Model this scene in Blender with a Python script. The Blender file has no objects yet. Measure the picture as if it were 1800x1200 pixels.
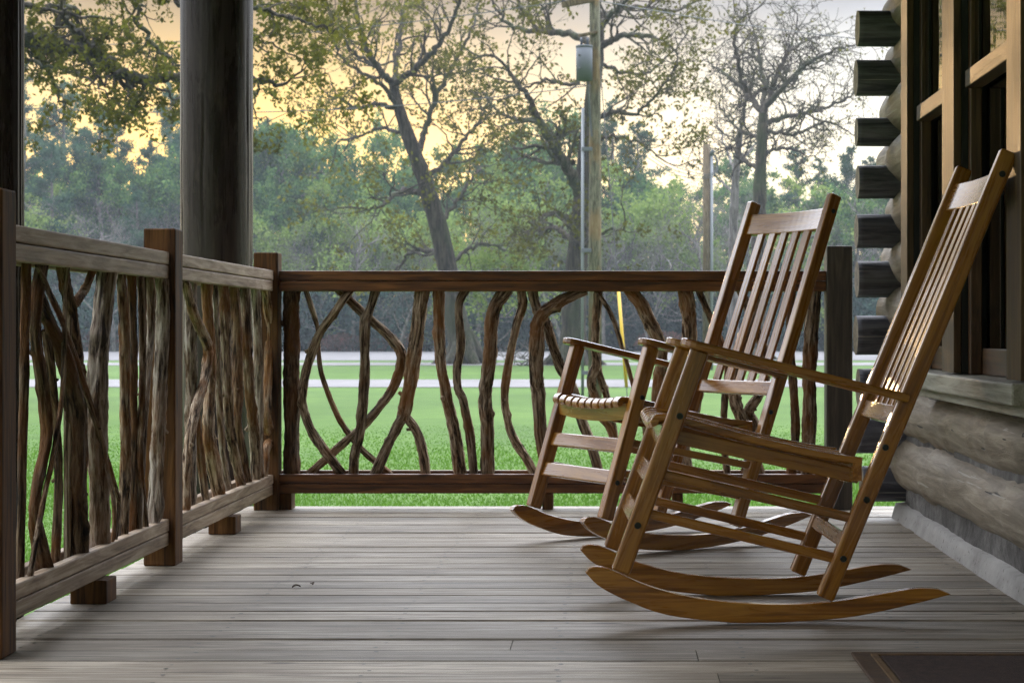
import bpy, bmesh, math, random
import numpy as np
from mathutils import Vector, Matrix, noise
rad = math.radians
rng = np.random.default_rng(7)
random.seed(7)
SC = bpy.context.scene
COL = SC.collection
F, VX, VY, CH = 3300.0, 1075.0, 581.0, 0.71      # focal (px of the 1800 px photo), vanishing point, eye height
GZ = -0.5                                          # lawn level below the deck

def P(px, py, Y):
    return Vector(((px - VX) / F * Y, Y, CH - (py - VY) / F * Y))

# ------------------------------------------------------------------ object helpers
def link(name, me, mat=None, parent=None):
    o = bpy.data.objects.new(name, me)
    COL.objects.link(o)
    if mat is not None:
        me.materials.append(mat)
    if parent is not None:
        o.parent = parent
    return o

def tag(o, label=None, cat=None, group=None, kind=None):
    if label: o['label'] = label
    if cat: o['category'] = cat
    if group: o['group'] = group
    if kind: o['kind'] = kind
    return o

def empty(name, loc=(0, 0, 0), rz=0.0):
    o = bpy.data.objects.new(name, None)
    COL.objects.link(o)
    o.location = loc
    o.rotation_euler = (0, 0, rz)
    o.empty_display_size = 0.2
    return o

def copy_tree(o, parent=None):
    c = o.copy()
    COL.objects.link(c)
    c.parent = parent
    for ch in list(o.children):
        copy_tree(ch, c)
    return c

def mesh_arrays(name, V, Fc, smooth=True, attr=None):
    V = np.asarray(V, dtype=np.float32); Fc = np.asarray(Fc, dtype=np.int32)
    me = bpy.data.meshes.new(name)
    n, k = Fc.shape
    me.vertices.add(len(V)); me.vertices.foreach_set('co', V.ravel())
    me.loops.add(n * k); me.loops.foreach_set('vertex_index', Fc.ravel())
    me.polygons.add(n)
    me.polygons.foreach_set('loop_start', np.arange(0, n * k, k, dtype=np.int32))
    me.polygons.foreach_set('loop_total', np.full(n, k, dtype=np.int32))
    me.polygons.foreach_set('use_smooth', np.full(n, smooth, dtype=bool))
    if attr is not None:
        a = me.attributes.new('rnd', 'FLOAT', 'FACE')
        a.data.foreach_set('value', np.asarray(attr, dtype=np.float32))
    me.update(calc_edges=True)
    me.validate()
    return me

class MB:
    """collects quads"""
    def __init__(s):
        s.V = []; s.F = []; s.n = 0; s.A = []
    def add(s, V, Fc, attr=None):
        V = np.asarray(V, dtype=np.float32).reshape(-1, 3); Fc = np.asarray(Fc, dtype=np.int32)
        s.V.append(V); s.F.append(Fc + s.n); s.n += len(V)
        s.A.append(np.zeros(len(Fc)) if attr is None else np.broadcast_to(attr, (len(Fc),)))
    def tube(s, pts, rads, sides=6, cap=False):
        pts = np.asarray([tuple(p) for p in pts], dtype=np.float64); n = len(pts)
        rads = np.broadcast_to(np.asarray(rads, dtype=np.float64), (n,))
        t = np.gradient(pts, axis=0); t /= np.linalg.norm(t, axis=1)[:, None] + 1e-12
        ref = np.array([0.31, 0.95, 0.05]) if abs(t[:, 2]).mean() > 0.5 else np.array([0.05, 0.1, 1.0])
        a = np.cross(t, ref); a /= np.linalg.norm(a, axis=1)[:, None] + 1e-12
        b = np.cross(t, a)
        ang = np.linspace(0, 2 * np.pi, sides, endpoint=False)
        ring = pts[:, None, :] + rads[:, None, None] * (np.cos(ang)[None, :, None] * a[:, None, :] + np.sin(ang)[None, :, None] * b[:, None, :])
        i = np.arange(n - 1)[:, None] * sides; j = np.arange(sides)[None, :]; j2 = (j + 1) % sides
        q = np.stack([i + j, i + j2, i + sides + j2, i + sides + j], axis=-1).reshape(-1, 4)
        V = ring.reshape(-1, 3)
        if cap:
            V = np.vstack([V, pts[0], pts[-1]])
            c0, c1 = len(V) - 2, len(V) - 1
            cq = [[c0, (k + 2) % sides, (k + 1) % sides, k] for k in range(0, sides, 2)]
            e = (n - 1) * sides
            cq += [[c1, e + k, e + (k + 1) % sides, e + (k + 2) % sides] for k in range(0, sides, 2)]
            q = np.vstack([q, cq])
        s.add(V, q)
    def leaves(s, C, size, aspect=0.55, jitter=0.4, droop=None):
        C = np.asarray(C, dtype=np.float64).reshape(-1, 3); n = len(C)
        if n == 0: return
        d = rng.normal(size=(n, 3))
        if droop is not None: d += np.asarray(droop)
        d /= np.linalg.norm(d, axis=1)[:, None]
        e = np.cross(d, rng.normal(size=(n, 3))); e /= np.linalg.norm(e, axis=1)[:, None] + 1e-9
        L = (size * (1 + jitter * rng.uniform(-1, 1, n)))[:, None]
        W = L * aspect
        V = np.stack([C, C + d * L * .5 + e * W * .5, C + d * L, C + d * L * .5 - e * W * .5], axis=1).reshape(-1, 3)
        q = np.arange(n * 4).reshape(-1, 4)
        s.add(V, q, rng.uniform(0, 1, n))
    def build(s, name, mat, parent=None, smooth=True):
        if not s.V: return None
        me = mesh_arrays(name, np.vstack(s.V), np.vstack(s.F), smooth, np.concatenate(s.A))
        return link(name, me, mat, parent)

def bm_mesh(name, bm, smooth=False):
    me = bpy.data.meshes.new(name)
    bm.normal_update()
    bm.to_mesh(me); bm.free()
    if smooth:
        me.polygons.foreach_set('use_smooth', [True] * len(me.polygons))
    return me

def box_bm(sx, sy, sz, bev=0.003, seg=2):
    bm = bmesh.new()
    bmesh.ops.create_cube(bm, size=1.0)
    for v in bm.verts:
        v.co = Vector((v.co.x * sx, v.co.y * sy, v.co.z * sz))
    if bev > 0:
        bmesh.ops.bevel(bm, geom=bm.edges[:], offset=bev, segments=seg, affect='EDGES', profile=0.5)
    return bm

def frame_of(d, up):
    x = Vector(d).normalized(); u = Vector(up)
    z = (u - x * u.dot(x)).normalized(); y = z.cross(x)
    return Matrix((x, y, z)).transposed()

def board(name, p0, p1, wid, thk, mat, parent, up=(0, 0, 1), bev=0.003, ext=0.0):
    """a bevelled board whose local X runs along its grain; wid across, thk along 'up'"""
    p0 = Vector(p0); p1 = Vector(p1); d = p1 - p0
    me = bm_mesh(name, box_bm(d.length + 2 * ext, wid, thk, bev))
    o = link(name, me, mat, parent)
    o.matrix_basis = Matrix.Translation((p0 + p1) / 2) @ frame_of(d, up).to_4x4()
    return o

def box(name, lo, hi, mat, parent=None, bev=0.003, grain='x'):
    lo = Vector(lo); hi = Vector(hi); c = (lo + hi) / 2; s = hi - lo
    if grain == 'z':
        me = bm_mesh(name, box_bm(s.z, s.y, s.x, bev)); R = Matrix.Rotation(rad(-90), 4, 'Y')
    elif grain == 'y':
        me = bm_mesh(name, box_bm(s.y, s.x, s.z, bev)); R = Matrix.Rotation(rad(90), 4, 'Z')
    else:
        me = bm_mesh(name, box_bm(s.x, s.y, s.z, bev)); R = Matrix.Identity(4)
    o = link(name, me, mat, parent)
    o.matrix_basis = Matrix.Translation(c) @ R
    return o

def prism(name, outline, y0, y1, mat, parent, bev=0.003, rot=None):
    """outline of (x,z) points extruded from y0 to y1"""
    bm = bmesh.new()
    a = [bm.verts.new((x, y0, z)) for x, z in outline]
    f = bm.faces.new(a)
    r = bmesh.ops.extrude_face_region(bm, geom=[f])
    for v in [g for g in r['geom'] if isinstance(g, bmesh.types.BMVert)]:
        v.co.y = y1
    bmesh.ops.recalc_face_normals(bm, faces=bm.faces[:])
    if bev:
        ed = [e for e in bm.edges if abs(e.verts[0].co.y - e.verts[1].co.y) < 1e-6]
        bmesh.ops.bevel(bm, geom=ed, offset=bev, segments=2, affect='EDGES', profile=0.5)
    return link(name, bm_mesh(name, bm), mat, parent)

def smoothline(pts, n):
    """Catmull-Rom resampling of points (any dim)"""
    p = np.asarray([tuple(q) for q in pts], dtype=np.float64)
    if len(p) == 2:
        t = np.linspace(0, 1, n)[:, None]
        return p[0] * (1 - t) + p[1] * t
    q = np.vstack([2 * p[0] - p[1], p, 2 * p[-1] - p[-2]])
    seg = len(p) - 1
    out = []
    for u in np.linspace(0, seg - 1e-9, n):
        i = int(u); t = u - i
        a, b, c, d = q[i], q[i + 1], q[i + 2], q[i + 3]
        out.append(0.5 * ((2 * b) + (c - a) * t + (2 * a - 5 * b + 4 * c - d) * t ** 2 + (3 * b - a - 3 * c + d) * t ** 3))
    return np.array(out)

# ------------------------------------------------------------------ materials
class NT:
    def __init__(s, name):
        s.m = bpy.data.materials.new(name); s.m.use_nodes = True
        s.t = s.m.node_tree; s.N = s.t.nodes; s.L = s.t.links
        s.b = s.N['Principled BSDF']; s.out = s.N['Material Output']
    def n(s, typ, **kw):
        o = s.N.new(typ)
        for k, v in kw.items(): setattr(o, k, v)
        return o
    def l(s, a, b): s.L.new(a, b)
    def coord(s, which='Object', scale=(1, 1, 1), off=None):
        tc = s.n('ShaderNodeTexCoord'); mp = s.n('ShaderNodeMapping')
        mp.inputs['Scale'].default_value = scale
        src = tc.outputs[which]
        if off is not None:
            ad = s.n('ShaderNodeVectorMath', operation='ADD'); s.l(src, ad.inputs[0]); s.l(off, ad.inputs[1]); src = ad.outputs[0]
        s.l(src, mp.inputs['Vector'])
        return mp.outputs[0]
    def noise(s, vec, scale, detail=5, rough=.55, dist=0):
        o = s.n('ShaderNodeTexNoise'); o.inputs['Scale'].default_value = scale; o.inputs['Detail'].default_value = detail
        o.inputs['Roughness'].default_value = rough; o.inputs['Distortion'].default_value = dist
        s.l(vec, o.inputs['Vector']); return o.outputs['Fac']
    def ramp(s, fac, stops):
        o = s.n('ShaderNodeValToRGB'); e = o.color_ramp.elements
        while len(e) < len(stops): e.new(0.5)
        for k, (p, c) in enumerate(stops):
            e[k].position = p; e[k].color = (*c, 1) if len(c) == 3 else c
        s.l(fac, o.inputs['Fac']); return o.outputs['Color']
    def mix(s, fac, a, b, typ='MIX'):
        o = s.n('ShaderNodeMix', data_type='RGBA', blend_type=typ)
        for v, i in ((fac, o.inputs[0]), (a, o.inputs[6]), (b, o.inputs[7])):
            if hasattr(v, 'links'): s.l(v, i)
            else: i.default_value = v if isinstance(v, float) else (*v, 1)
        return o.outputs[2]
    def math(s, op, a, b=None):
        o = s.n('ShaderNodeMath', operation=op)
        for v, i in ((a, o.inputs[0]), (b, o.inputs[1])):
            if v is None: continue
            if hasattr(v, 'links'): s.l(v, i)
            else: i.default_value = v
        return o.outputs[0]
    def bump(s, h, strength=.3, dist=.01):
        o = s.n('ShaderNodeBump'); o.inputs['Strength'].default_value = strength; o.inputs['Distance'].default_value = dist
        s.l(h, o.inputs['Height']); s.l(o.outputs[0], s.b.inputs['Normal'])
    def set(s, **kw):
        for k, v in kw.items():
            i = s.b.inputs[k.replace('_', ' ')]
            if hasattr(v, 'links'): s.l(v, i)
            else: i.default_value = (*v, 1) if isinstance(v, tuple) else v
        return s.m
    def rndoff(s, k=17.0):
        oi = s.n('ShaderNodeObjectInfo'); cb = s.n('ShaderNodeCombineXYZ')
        m = s.math('MULTIPLY', oi.outputs['Random'], k)
        for i in range(3): s.l(m, cb.inputs[i])
        return cb.outputs[0], oi.outputs['Random']

def wood(name, dark, mid, light, rough=.5, spec=.5, grain=1.0, var=.25, wear=None, coat=0.0, bmp=.35):
    t = NT(name)
    off, rnd = t.rndoff()
    v = t.coord('Object', (2.2 * grain, 26 * grain, 26 * grain), off)
    g = t.noise(v, 1.6, 8, .62, .8)
    v2 = t.coord('Object', (1.0, 120, 120), off)
    g2 = t.noise(v2, 1.5, 3, .6)
    v3 = t.coord('Object', (1.3, 5, 5), off)
    g3 = t.noise(v3, 1.2, 4, .6)
    gg = t.math('ADD', t.math('MULTIPLY', g, .75), t.math('MULTIPLY', g2, .25))
    c = t.ramp(gg, [(.38, dark), (.5, mid), (.63, light)])
    c = t.mix(t.math('MULTIPLY', g3, .5), c, dark, 'MIX')
    k = t.math('ADD', t.math('MULTIPLY', rnd, var), 1 - var * .5)
    hs = t.n('ShaderNodeHueSaturation'); t.l(c, hs.inputs['Color']); t.l(k, hs.inputs['Value'])
    c = hs.outputs[0]
    if wear:
        w = t.noise(t.coord('Object', (3, 14, 14), off), 2.2, 6, .7)
        wf = t.ramp(w, [(.52, (0, 0, 0)), (.66, (1, 1, 1))])
        c = t.mix(wf, c, wear)
    r = t.math('ADD', t.math('MULTIPLY', g, .25), rough - .12)
    t.bump(gg, bmp, .004)
    return t.set(Base_Color=c, Roughness=r, Specular_IOR_Level=spec, Coat_Weight=coat, Coat_Roughness=.14)

def bark(name, dark, mid, light, rust=(0.2, .09, .03), scale=1.0, rustamt=.5, disp=.02, stem=False):
    t = NT(name)
    off, rnd = t.rndoff()
    if stem:
        at = t.n('ShaderNodeAttribute', attribute_name='bk'); ad_ = t.n('ShaderNodeVectorMath', operation='ADD'); t.l(at.outputs['Vector'], ad_.inputs[0]); t.l(off, ad_.inputs[1])
        mp_ = t.n('ShaderNodeMapping'); mp_.inputs['Scale'].default_value = (60, 60, 8); t.l(ad_.outputs[0], mp_.inputs['Vector']); v = mp_.outputs[0]
    else:
        v = t.coord('Object', (52 * scale, 52 * scale, 7 * scale), off)
    g = t.noise(v, 1.6, 9, .68, .6)
    vb = t.coord('Object', (4 * scale, 4 * scale, 2.2 * scale), off)
    g3 = t.noise(vb, 1.5, 5, .6)
    c = t.ramp(g, [(.41, dark), (.5, mid), (.60, light)])
    rf = t.ramp(g3, [(.48, (0, 0, 0)), (.60, (rustamt,) * 3)])
    c = t.mix(rf, c, rust, 'MIX')
    k = t.math('ADD', t.math('MULTIPLY', rnd, .5), .75)
    hs = t.n('ShaderNodeHueSaturation'); t.l(c, hs.inputs['Color']); t.l(k, hs.inputs['Value'])
    t.bump(g, 1.0, disp)
    return t.set(Base_Color=hs.outputs[0], Roughness=.85, Specular_IOR_Level=.3)

def leafmat(name, c1, c2, c3, transl=.45):
    t = NT(name)
    at = t.n('ShaderNodeAttribute', attribute_name='rnd')
    off, rnd = t.rndoff()
    g = t.noise(t.coord('Object', (.35, .35, .35), off), 1.4, 3, .6)
    f = t.math('ADD', t.math('MULTIPLY', at.outputs['Fac'], .45), t.math('MULTIPLY', g, .6))
    c = t.ramp(f, [(.25, c1), (.5, c2), (.8, c3)])
    k = t.math('ADD', t.math('MULTIPLY', rnd, .5), .75)
    hs = t.n('ShaderNodeHueSaturation'); t.l(c, hs.inputs['Color']); t.l(k, hs.inputs['Value'])
    c = hs.outputs[0]
    di = t.n('ShaderNodeBsdfDiffuse'); tr = t.n('ShaderNodeBsdfTranslucent'); mx = t.n('ShaderNodeMixShader')
    t.l(c, di.inputs[0]); t.l(c, tr.inputs[0]); mx.inputs[0].default_value = transl
    t.l(di.outputs[0], mx.inputs[1]); t.l(tr.outputs[0], mx.inputs[2]); t.l(mx.outputs[0], t.out.inputs['Surface'])
    return t.m

M = {}
M['chair'] = wood('chair_wood', (.17, .060, .006), (.37, .148, .010), (.56, .27, .030), rough=.27, spec=.55, grain=.8, var=.35, coat=1.0, bmp=.12)
M['bolt'] = NT('bolt_metal').set(Base_Color=(.03, .04, .035), Metallic=.6, Roughness=.4)
M['rail_grey'] = wood('weathered_rail', (.15, .095, .055), (.38, .285, .195), (.62, .52, .40), rough=.6, spec=.4, var=.2)
M['rail_red'] = wood('stained_rail', (.035, .011, .004), (.15, .052, .012), (.32, .13, .034), rough=.45, spec=.5, var=.2)
M['post'] = wood('post_wood', (.02, .009, .004), (.12, .052, .015), (.23, .11, .036), rough=.68, spec=.22, var=.2)
M['post_grey'] = wood('end_post_wood', (.03, .024, .019), (.07, .056, .043), (.12, .10, .075), rough=.55, var=.2)
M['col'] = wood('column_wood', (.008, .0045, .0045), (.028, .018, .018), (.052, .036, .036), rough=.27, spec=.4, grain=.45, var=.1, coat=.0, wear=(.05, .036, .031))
M['bark'] = bark('branch_bark', (.025, .014, .008), (.26, .175, .108), (.56, .45, .335), rust=(.28, .115, .028), rustamt=.7, stem=True)
M['bark_pale'] = bark('pale_bark', (.04, .026, .018), (.30, .235, .18), (.56, .49, .42), rust=(.24, .11, .035), rustamt=.4, stem=True)
M['bark_dark'] = bark('dark_bark', (.014, .008, .005), (.125, .075, .042), (.29, .20, .125), rust=(.21, .08, .018), rustamt=.7, stem=True)
M['bark_tree'] = bark('tree_bark', (.010, .008, .006), (.038, .031, .023), (.085, .072, .055), rust=(.03, .048, .012), scale=.12, rustamt=.6, disp=.05)
M['bark_grey'] = bark('grey_bark', (.05, .046, .043), (.14, .132, .125), (.25, .24, .23), rust=(.10, .10, .07), scale=.12, rustamt=.3, disp=.05)
M['leaf_oak'] = leafmat('oak_leaf', (.05, .050, .009), (.10, .105, .016), (.17, .175, .028), .5)
M['leaf_bright'] = leafmat('young_leaf', (.10, .17, .04), (.20, .30, .075), (.33, .42, .13), .45)
M['leaf_mid'] = leafmat('forest_leaf', (.026, .072, .034), (.078, .165, .062), (.19, .29, .09), .4)
M['leaf_dark'] = leafmat('pine_needle', (.018, .052, .038), (.045, .105, .068), (.10, .17, .09), .3)
M['leaf_shrub'] = leafmat('shrub_leaf', (.012, .036, .032), (.03, .07, .058), (.065, .115, .08), .3)
M['leaf_pink'] = leafmat('azalea_bloom', (.035, .05, .032), (.11, .075, .05), (.30, .12, .11), .3)

def deck_mat():
    t = NT('deck_boards')
    at = t.n('ShaderNodeAttribute', attribute_name='rnd')
    cb = t.n('ShaderNodeCombineXYZ'); m = t.math('MULTIPLY', at.outputs['Fac'], 53.0)
    for i in range(3): t.l(m, cb.inputs[i])
    off = cb.outputs[0]
    g = t.noise(t.coord('Object', (1.6, 34, 10), off), 1.5, 9, .66, 1.0)
    f = t.noise(t.coord('Object', (3.0, 190, 10), off), 1.0, 4, .6)
    b = t.noise(t.coord('Object', (1.1, 2.6, 1), None), 1.4, 5, .6)
    gg = t.math('ADD', t.math('MULTIPLY', g, .72), t.math('MULTIPLY', f, .28))
    c = t.ramp(gg, [(.36, (.06, .045, .032)), (.45, (.20, .165, .122)), (.54, (.37, .32, .25)), (.66, (.57, .515, .42))])
    c = t.mix(t.ramp(b, [(.42, (0, 0, 0)), (.62, (.6,) * 3)]), c, (.17, .14, .105))
    vo = t.n('ShaderNodeTexVoronoi'); vo.inputs['Scale'].default_value = 1.0
    t.l(t.coord('Object', (2.6, 9.5, 1), off), vo.inputs['Vector'])
    kn = t.ramp(vo.outputs['Distance'], [(.05, (1, 1, 1)), (.13, (0, 0, 0))])
    kc = t.math('GREATER_THAN', t.noise(t.coord('Object', (2.6, 9.5, 1), off), .45, 1), .50)
    c = t.mix(t.math('MULTIPLY', kn, kc), c, (.045, .03, .02))
    ck = t.ramp(t.noise(t.coord('Object', (1.3, 60, 1), off), 1.7, 4, .5), [(.69, (0, 0, 0)), (.73, (1, 1, 1))])
    c = t.mix(t.math('MULTIPLY', ck, .75), c, (.05, .04, .032))
    k = t.math('ADD', t.math('MULTIPLY', at.outputs['Fac'], .65), .64)
    hs = t.n('ShaderNodeHueSaturation'); t.l(c, hs.inputs['Color']); t.l(k, hs.inputs['Value'])
    t.bump(t.math('SUBTRACT', gg, t.math('MULTIPLY', ck, .5)), .5, .004)
    r = t.math('ADD', t.math('MULTIPLY', b, .3), .38)
    return t.set(Base_Color=hs.outputs[0], Roughness=r, Specular_IOR_Level=.5)
M['deck'] = deck_mat()

def log_mat(name, cols, dirt=.6):
    t = NT(name)
    off, rnd = t.rndoff()
    g = t.noise(t.coord('Object', (2, 22, 22), off), 1.4, 8, .65, .7)
    b = t.noise(t.coord('Object', (1.6, 3.2, 3.2), off), 1.5, 7, .7)
    c = t.ramp(g, [(.38, cols[0]), (.5, cols[1]), (.62, cols[2])])
    df = t.ramp(b, [(.52, (0, 0, 0)), (.78, (dirt,) * 3)])
    c = t.mix(df, c, (.045, .036, .028))
    ck = t.ramp(t.noise(t.coord('Object', (2.2, 34, 34), off), 1.5, 3, .5), [(.70, (0, 0, 0)), (.72, (1, 1, 1))])
    c = t.mix(ck, c, (.012, .01, .008))
    sc = t.ramp(t.noise(t.coord('Object', (1.2, 70, 70), off), 1.3, 2, .5), [(.70, (0, 0, 0)), (.73, (1, 1, 1))])
    c = t.mix(t.math('MULTIPLY', sc, .5), c, (.55, .52, .46))
    t.bump(t.math('SUBTRACT', g, ck), .5, .012)
    return t.set(Base_Color=c, Roughness=.6, Specular_IOR_Level=.4)
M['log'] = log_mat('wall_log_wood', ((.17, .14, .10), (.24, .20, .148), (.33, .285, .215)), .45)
M['log_end_shaded'] = log_mat('shaded_corner_log_wood', ((.045, .048, .066), (.105, .11, .14), (.19, .195, .235)), .35)  # darker log colour: shade on the viewer-facing sides is put into it
M['cut'] = NT('log_cut_face'); _t = M['cut']
_g = _t.noise(_t.coord('Object', (8, 40, 40)), 1.5, 6, .6)
M['cut'] = _t.set(Base_Color=_t.ramp(_g, [(.3, (.10, .08, .055)), (.7, (.34, .29, .21))]), Roughness=.8)

def rough_mat(name, c1, c2, c3, scale, bump=.4, dist=.01, rough=.85, speck=None):
    t = NT(name)
    v = t.coord('Object', (1, 1, 1))
    g = t.noise(v, scale, 8, .65)
    b = t.noise(v, scale * .22, 4, .6)
    f = t.math('ADD', t.math('MULTIPLY', g, .55), t.math('MULTIPLY', b, .5))
    c = t.ramp(f, [(.35, c1), (.52, c2), (.7, c3)])
    if speck:
        s_ = t.ramp(t.noise(v, scale * 6, 2, .5), [(.66, (0, 0, 0)), (.72, (1, 1, 1))])
        c = t.mix(s_, c, speck)
    t.bump(g, bump, dist)
    return t.set(Base_Color=c, Roughness=rough)
M['chink'] = rough_mat('chinking', (.035, .032, .029), (.11, .105, .10), (.24, .235, .225), 16, .8, .02)
M['curb'] = rough_mat('concrete_curb', (.22, .215, .20), (.36, .35, .335), (.46, .45, .43), 9, .5, .008, .8, (.10, .095, .085))
M['trim'] = wood('trim_wood', (.036, .019, .007), (.092, .052, .019), (.165, .10, .043), rough=.55, var=.15)
M['trim_shaded'] = wood('shaded_reveal_wood', (.006, .008, .008), (.014, .018, .018), (.026, .03, .03), rough=.5, var=.1)  # near-black casing wood: shade of the viewer-facing reveals put into the colour
M['sill'] = wood('sill_wood', (.16, .15, .11), (.33, .32, .26), (.47, .46, .38), rough=.6, var=.1)
M['sash'] = wood('sash_wood', (.03, .014, .006), (.085, .042, .016), (.16, .085, .034), rough=.45, var=.15)
M['inside'] = NT('dark_interior').set(Base_Color=(.012, .010, .008), Roughness=.9)
M['ceil'] = wood('porch_ceiling', (.03, .02, .012), (.07, .048, .03), (.12, .085, .055), rough=.6)
def glass():
    t = NT('window_glass')
    g = t.n('ShaderNodeBsdfGlossy'); g.inputs['Roughness'].default_value = .015; g.inputs['Color'].default_value = (1, 1, 1, 1)
    tr = t.n('ShaderNodeBsdfTransparent'); tr.inputs[0].default_value = (.35, .36, .33, 1)
    fr = t.n('ShaderNodeFresnel'); fr.inputs[0].default_value = 1.55
    mx = t.n('ShaderNodeMixShader'); t.l(t.math('MULTIPLY', fr.outputs[0], 1.3), mx.inputs[0]); t.l(tr.outputs[0], mx.inputs[1]); t.l(g.outputs[0], mx.inputs[2])
    wv = t.noise(t.coord('Object', (1, 6, 2)), 1.2, 2, .5); bp = t.n('ShaderNodeBump'); bp.inputs['Strength'].default_value = .015; bp.inputs['Distance'].default_value = .02
    t.l(wv, bp.inputs['Height']); t.l(bp.outputs[0], g.inputs['Normal'])
    t.l(mx.outputs[0], t.out.inputs['Surface'])
    return t.m
M['glass'] = glass()
M['mat_fibre'] = rough_mat('mat_fibre', (.012, .006, .004), (.032, .016, .011), (.06, .032, .022), 180, .8, .004, .95)
M['mat_edge'] = rough_mat('mat_edge', (.045, .022, .008), (.10, .055, .018), (.16, .09, .03), 60, .5, .003, .8)
M['mat_rim'] = rough_mat('mat_rim', (.03, .017, .009), (.055, .03, .014), (.09, .05, .02), 90, .5, .003, .8)
M['pole'] = bark('pole_wood', (.05, .048, .034), (.10, .098, .07), (.16, .155, .115), rust=(.22, .13, .05), scale=.35, rustamt=.45, disp=.008)
M['pole_dark'] = bark('old_pole_wood', (.05, .04, .025), (.10, .08, .052), (.16, .13, .09), rust=(.09, .06, .03), scale=.35, rustamt=.3, disp=.008)
M['metal'] = NT('grey_metal').set(Base_Color=(.13, .145, .17), Metallic=.0, Roughness=.8, Specular_IOR_Level=.2)
M['steel'] = NT('wire_steel').set(Base_Color=(.10, .11, .12), Metallic=.3, Roughness=.5)
M['white_pipe'] = NT('pale_pipe').set(Base_Color=(.20, .22, .25), Roughness=.5)
M['yellow'] = NT('yellow_plastic').set(Base_Color=(.55, .36, .01), Roughness=.45)
M['ceramic'] = NT('dark_ceramic').set(Base_Color=(.05, .06, .08), Roughness=.25)

def lawn_mat():
    t = NT('lawn_grass')
    v = t.coord('Object', (1, 1, 1))
    a = t.noise(v, .25, 4, .6); b = t.noise(v, 2.2, 5, .65); c = t.noise(t.coord('Object', (14, 5, 1)), 4, 5, .7)
    f = t.math('ADD', t.math('ADD', t.math('MULTIPLY', a, .35), t.math('MULTIPLY', b, .3)), t.math('MULTIPLY', c, .35))
    col = t.ramp(f, [(.36, (.028, .066, .008)), (.5, (.046, .098, .012)), (.64, (.076, .138, .022))])
    t.bump(c, .25, .03)
    return t.set(Base_Color=col, Roughness=.9, Specular_IOR_Level=.2)
M['lawn'] = lawn_mat()
def blade_mat():
    t = NT('grass_blade')
    at = t.n('ShaderNodeAttribute', attribute_name='rnd')
    g = t.noise(t.coord('Object', (.4, .4, .4)), 1.0, 4, .6)
    f = t.math('ADD', t.math('MULTIPLY', at.outputs['Fac'], .5), t.math('MULTIPLY', g, .5))
    nu = t.n('ShaderNodeCombineXYZ'); nu.inputs[2].default_value = 1.0
    c = t.ramp(f, [(.2, (.075, .165, .024)), (.5, (.095, .200, .030)), (.8, (.125, .240, .044))])
    di = t.n('ShaderNodeBsdfDiffuse'); tr = t.n('ShaderNodeBsdfTranslucent'); mx = t.n('ShaderNodeMixShader'); mx.inputs[0].default_value = .30
    t.l(c, di.inputs[0]); t.l(c, tr.inputs[0]); t.l(di.outputs[0], mx.inputs[1]); t.l(tr.outputs[0], mx.inputs[2]); t.l(mx.outputs[0], t.out.inputs['Surface'])
    
    return t.m
M['blade'] = blade_mat()
M['asphalt'] = rough_mat('asphalt', (.05, .049, .053), (.075, .073, .079), (.11, .108, .115), 1.2, .2, .01, .8)
M['concrete'] = rough_mat('path_concrete', (.075, .072, .077), (.11, .106, .112), (.15, .145, .152), 1.6, .2, .01, .8)
M['soil'] = rough_mat('woodland_soil', (.025, .02, .014), (.05, .042, .028), (.08, .07, .05), .8, .5, .1)

# ------------------------------------------------------------------ ground
def sheet(name, x0, x1, y0, y1, z, mat, nx=1, ny=1, wob=0.0):
    xs = np.linspace(x0, x1, nx + 1); ys = np.linspace(y0, y1, ny + 1)
    X, Y = np.meshgrid(xs, ys)
    Z = np.full_like(X, z)
    if wob:
        E = np.zeros_like(Y); E[0] = rng.normal(0, wob, nx + 1); E[-1] = rng.normal(0, wob, nx + 1); Y = Y + E
    V = np.stack([X, Y, Z], -1).reshape(-1, 3)
    i = np.arange(ny)[:, None] * (nx + 1) + np.arange(nx)[None]
    q = np.stack([i, i + 1, i + nx + 2, i + nx + 1], -1).reshape(-1, 4)
    return link(name, mesh_arrays(name, V, q, True), mat)
tag(sheet('lawn', -900, 900, -300, 1500, GZ, M['lawn']), 'open green mown lawn running from the porch to the woods', 'lawn', kind='structure')
tag(sheet('path', -200, 200, 40.0, 46.2, GZ + .012, M['concrete'], 200, 1, .05), 'pale concrete path crossing the lawn', 'path', kind='structure')
tag(sheet('sidewalk', -200, 200, 65.0, 70.5, GZ + .012, M['concrete'], 200, 1, .08), 'pale strip of pavement beside the road', 'sidewalk', kind='structure')
tag(sheet('road', -200, 200, 76.0, 108.0, GZ + .012, M['asphalt'], 200, 1, .1), 'wide grey road in front of the woods', 'road', kind='structure')
tag(sheet('woodland_ground', -300, 300, 111.0, 420.0, GZ + .012, M['soil'], 100, 1, .4), 'dark soil under the trees', 'ground', kind='structure')

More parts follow.
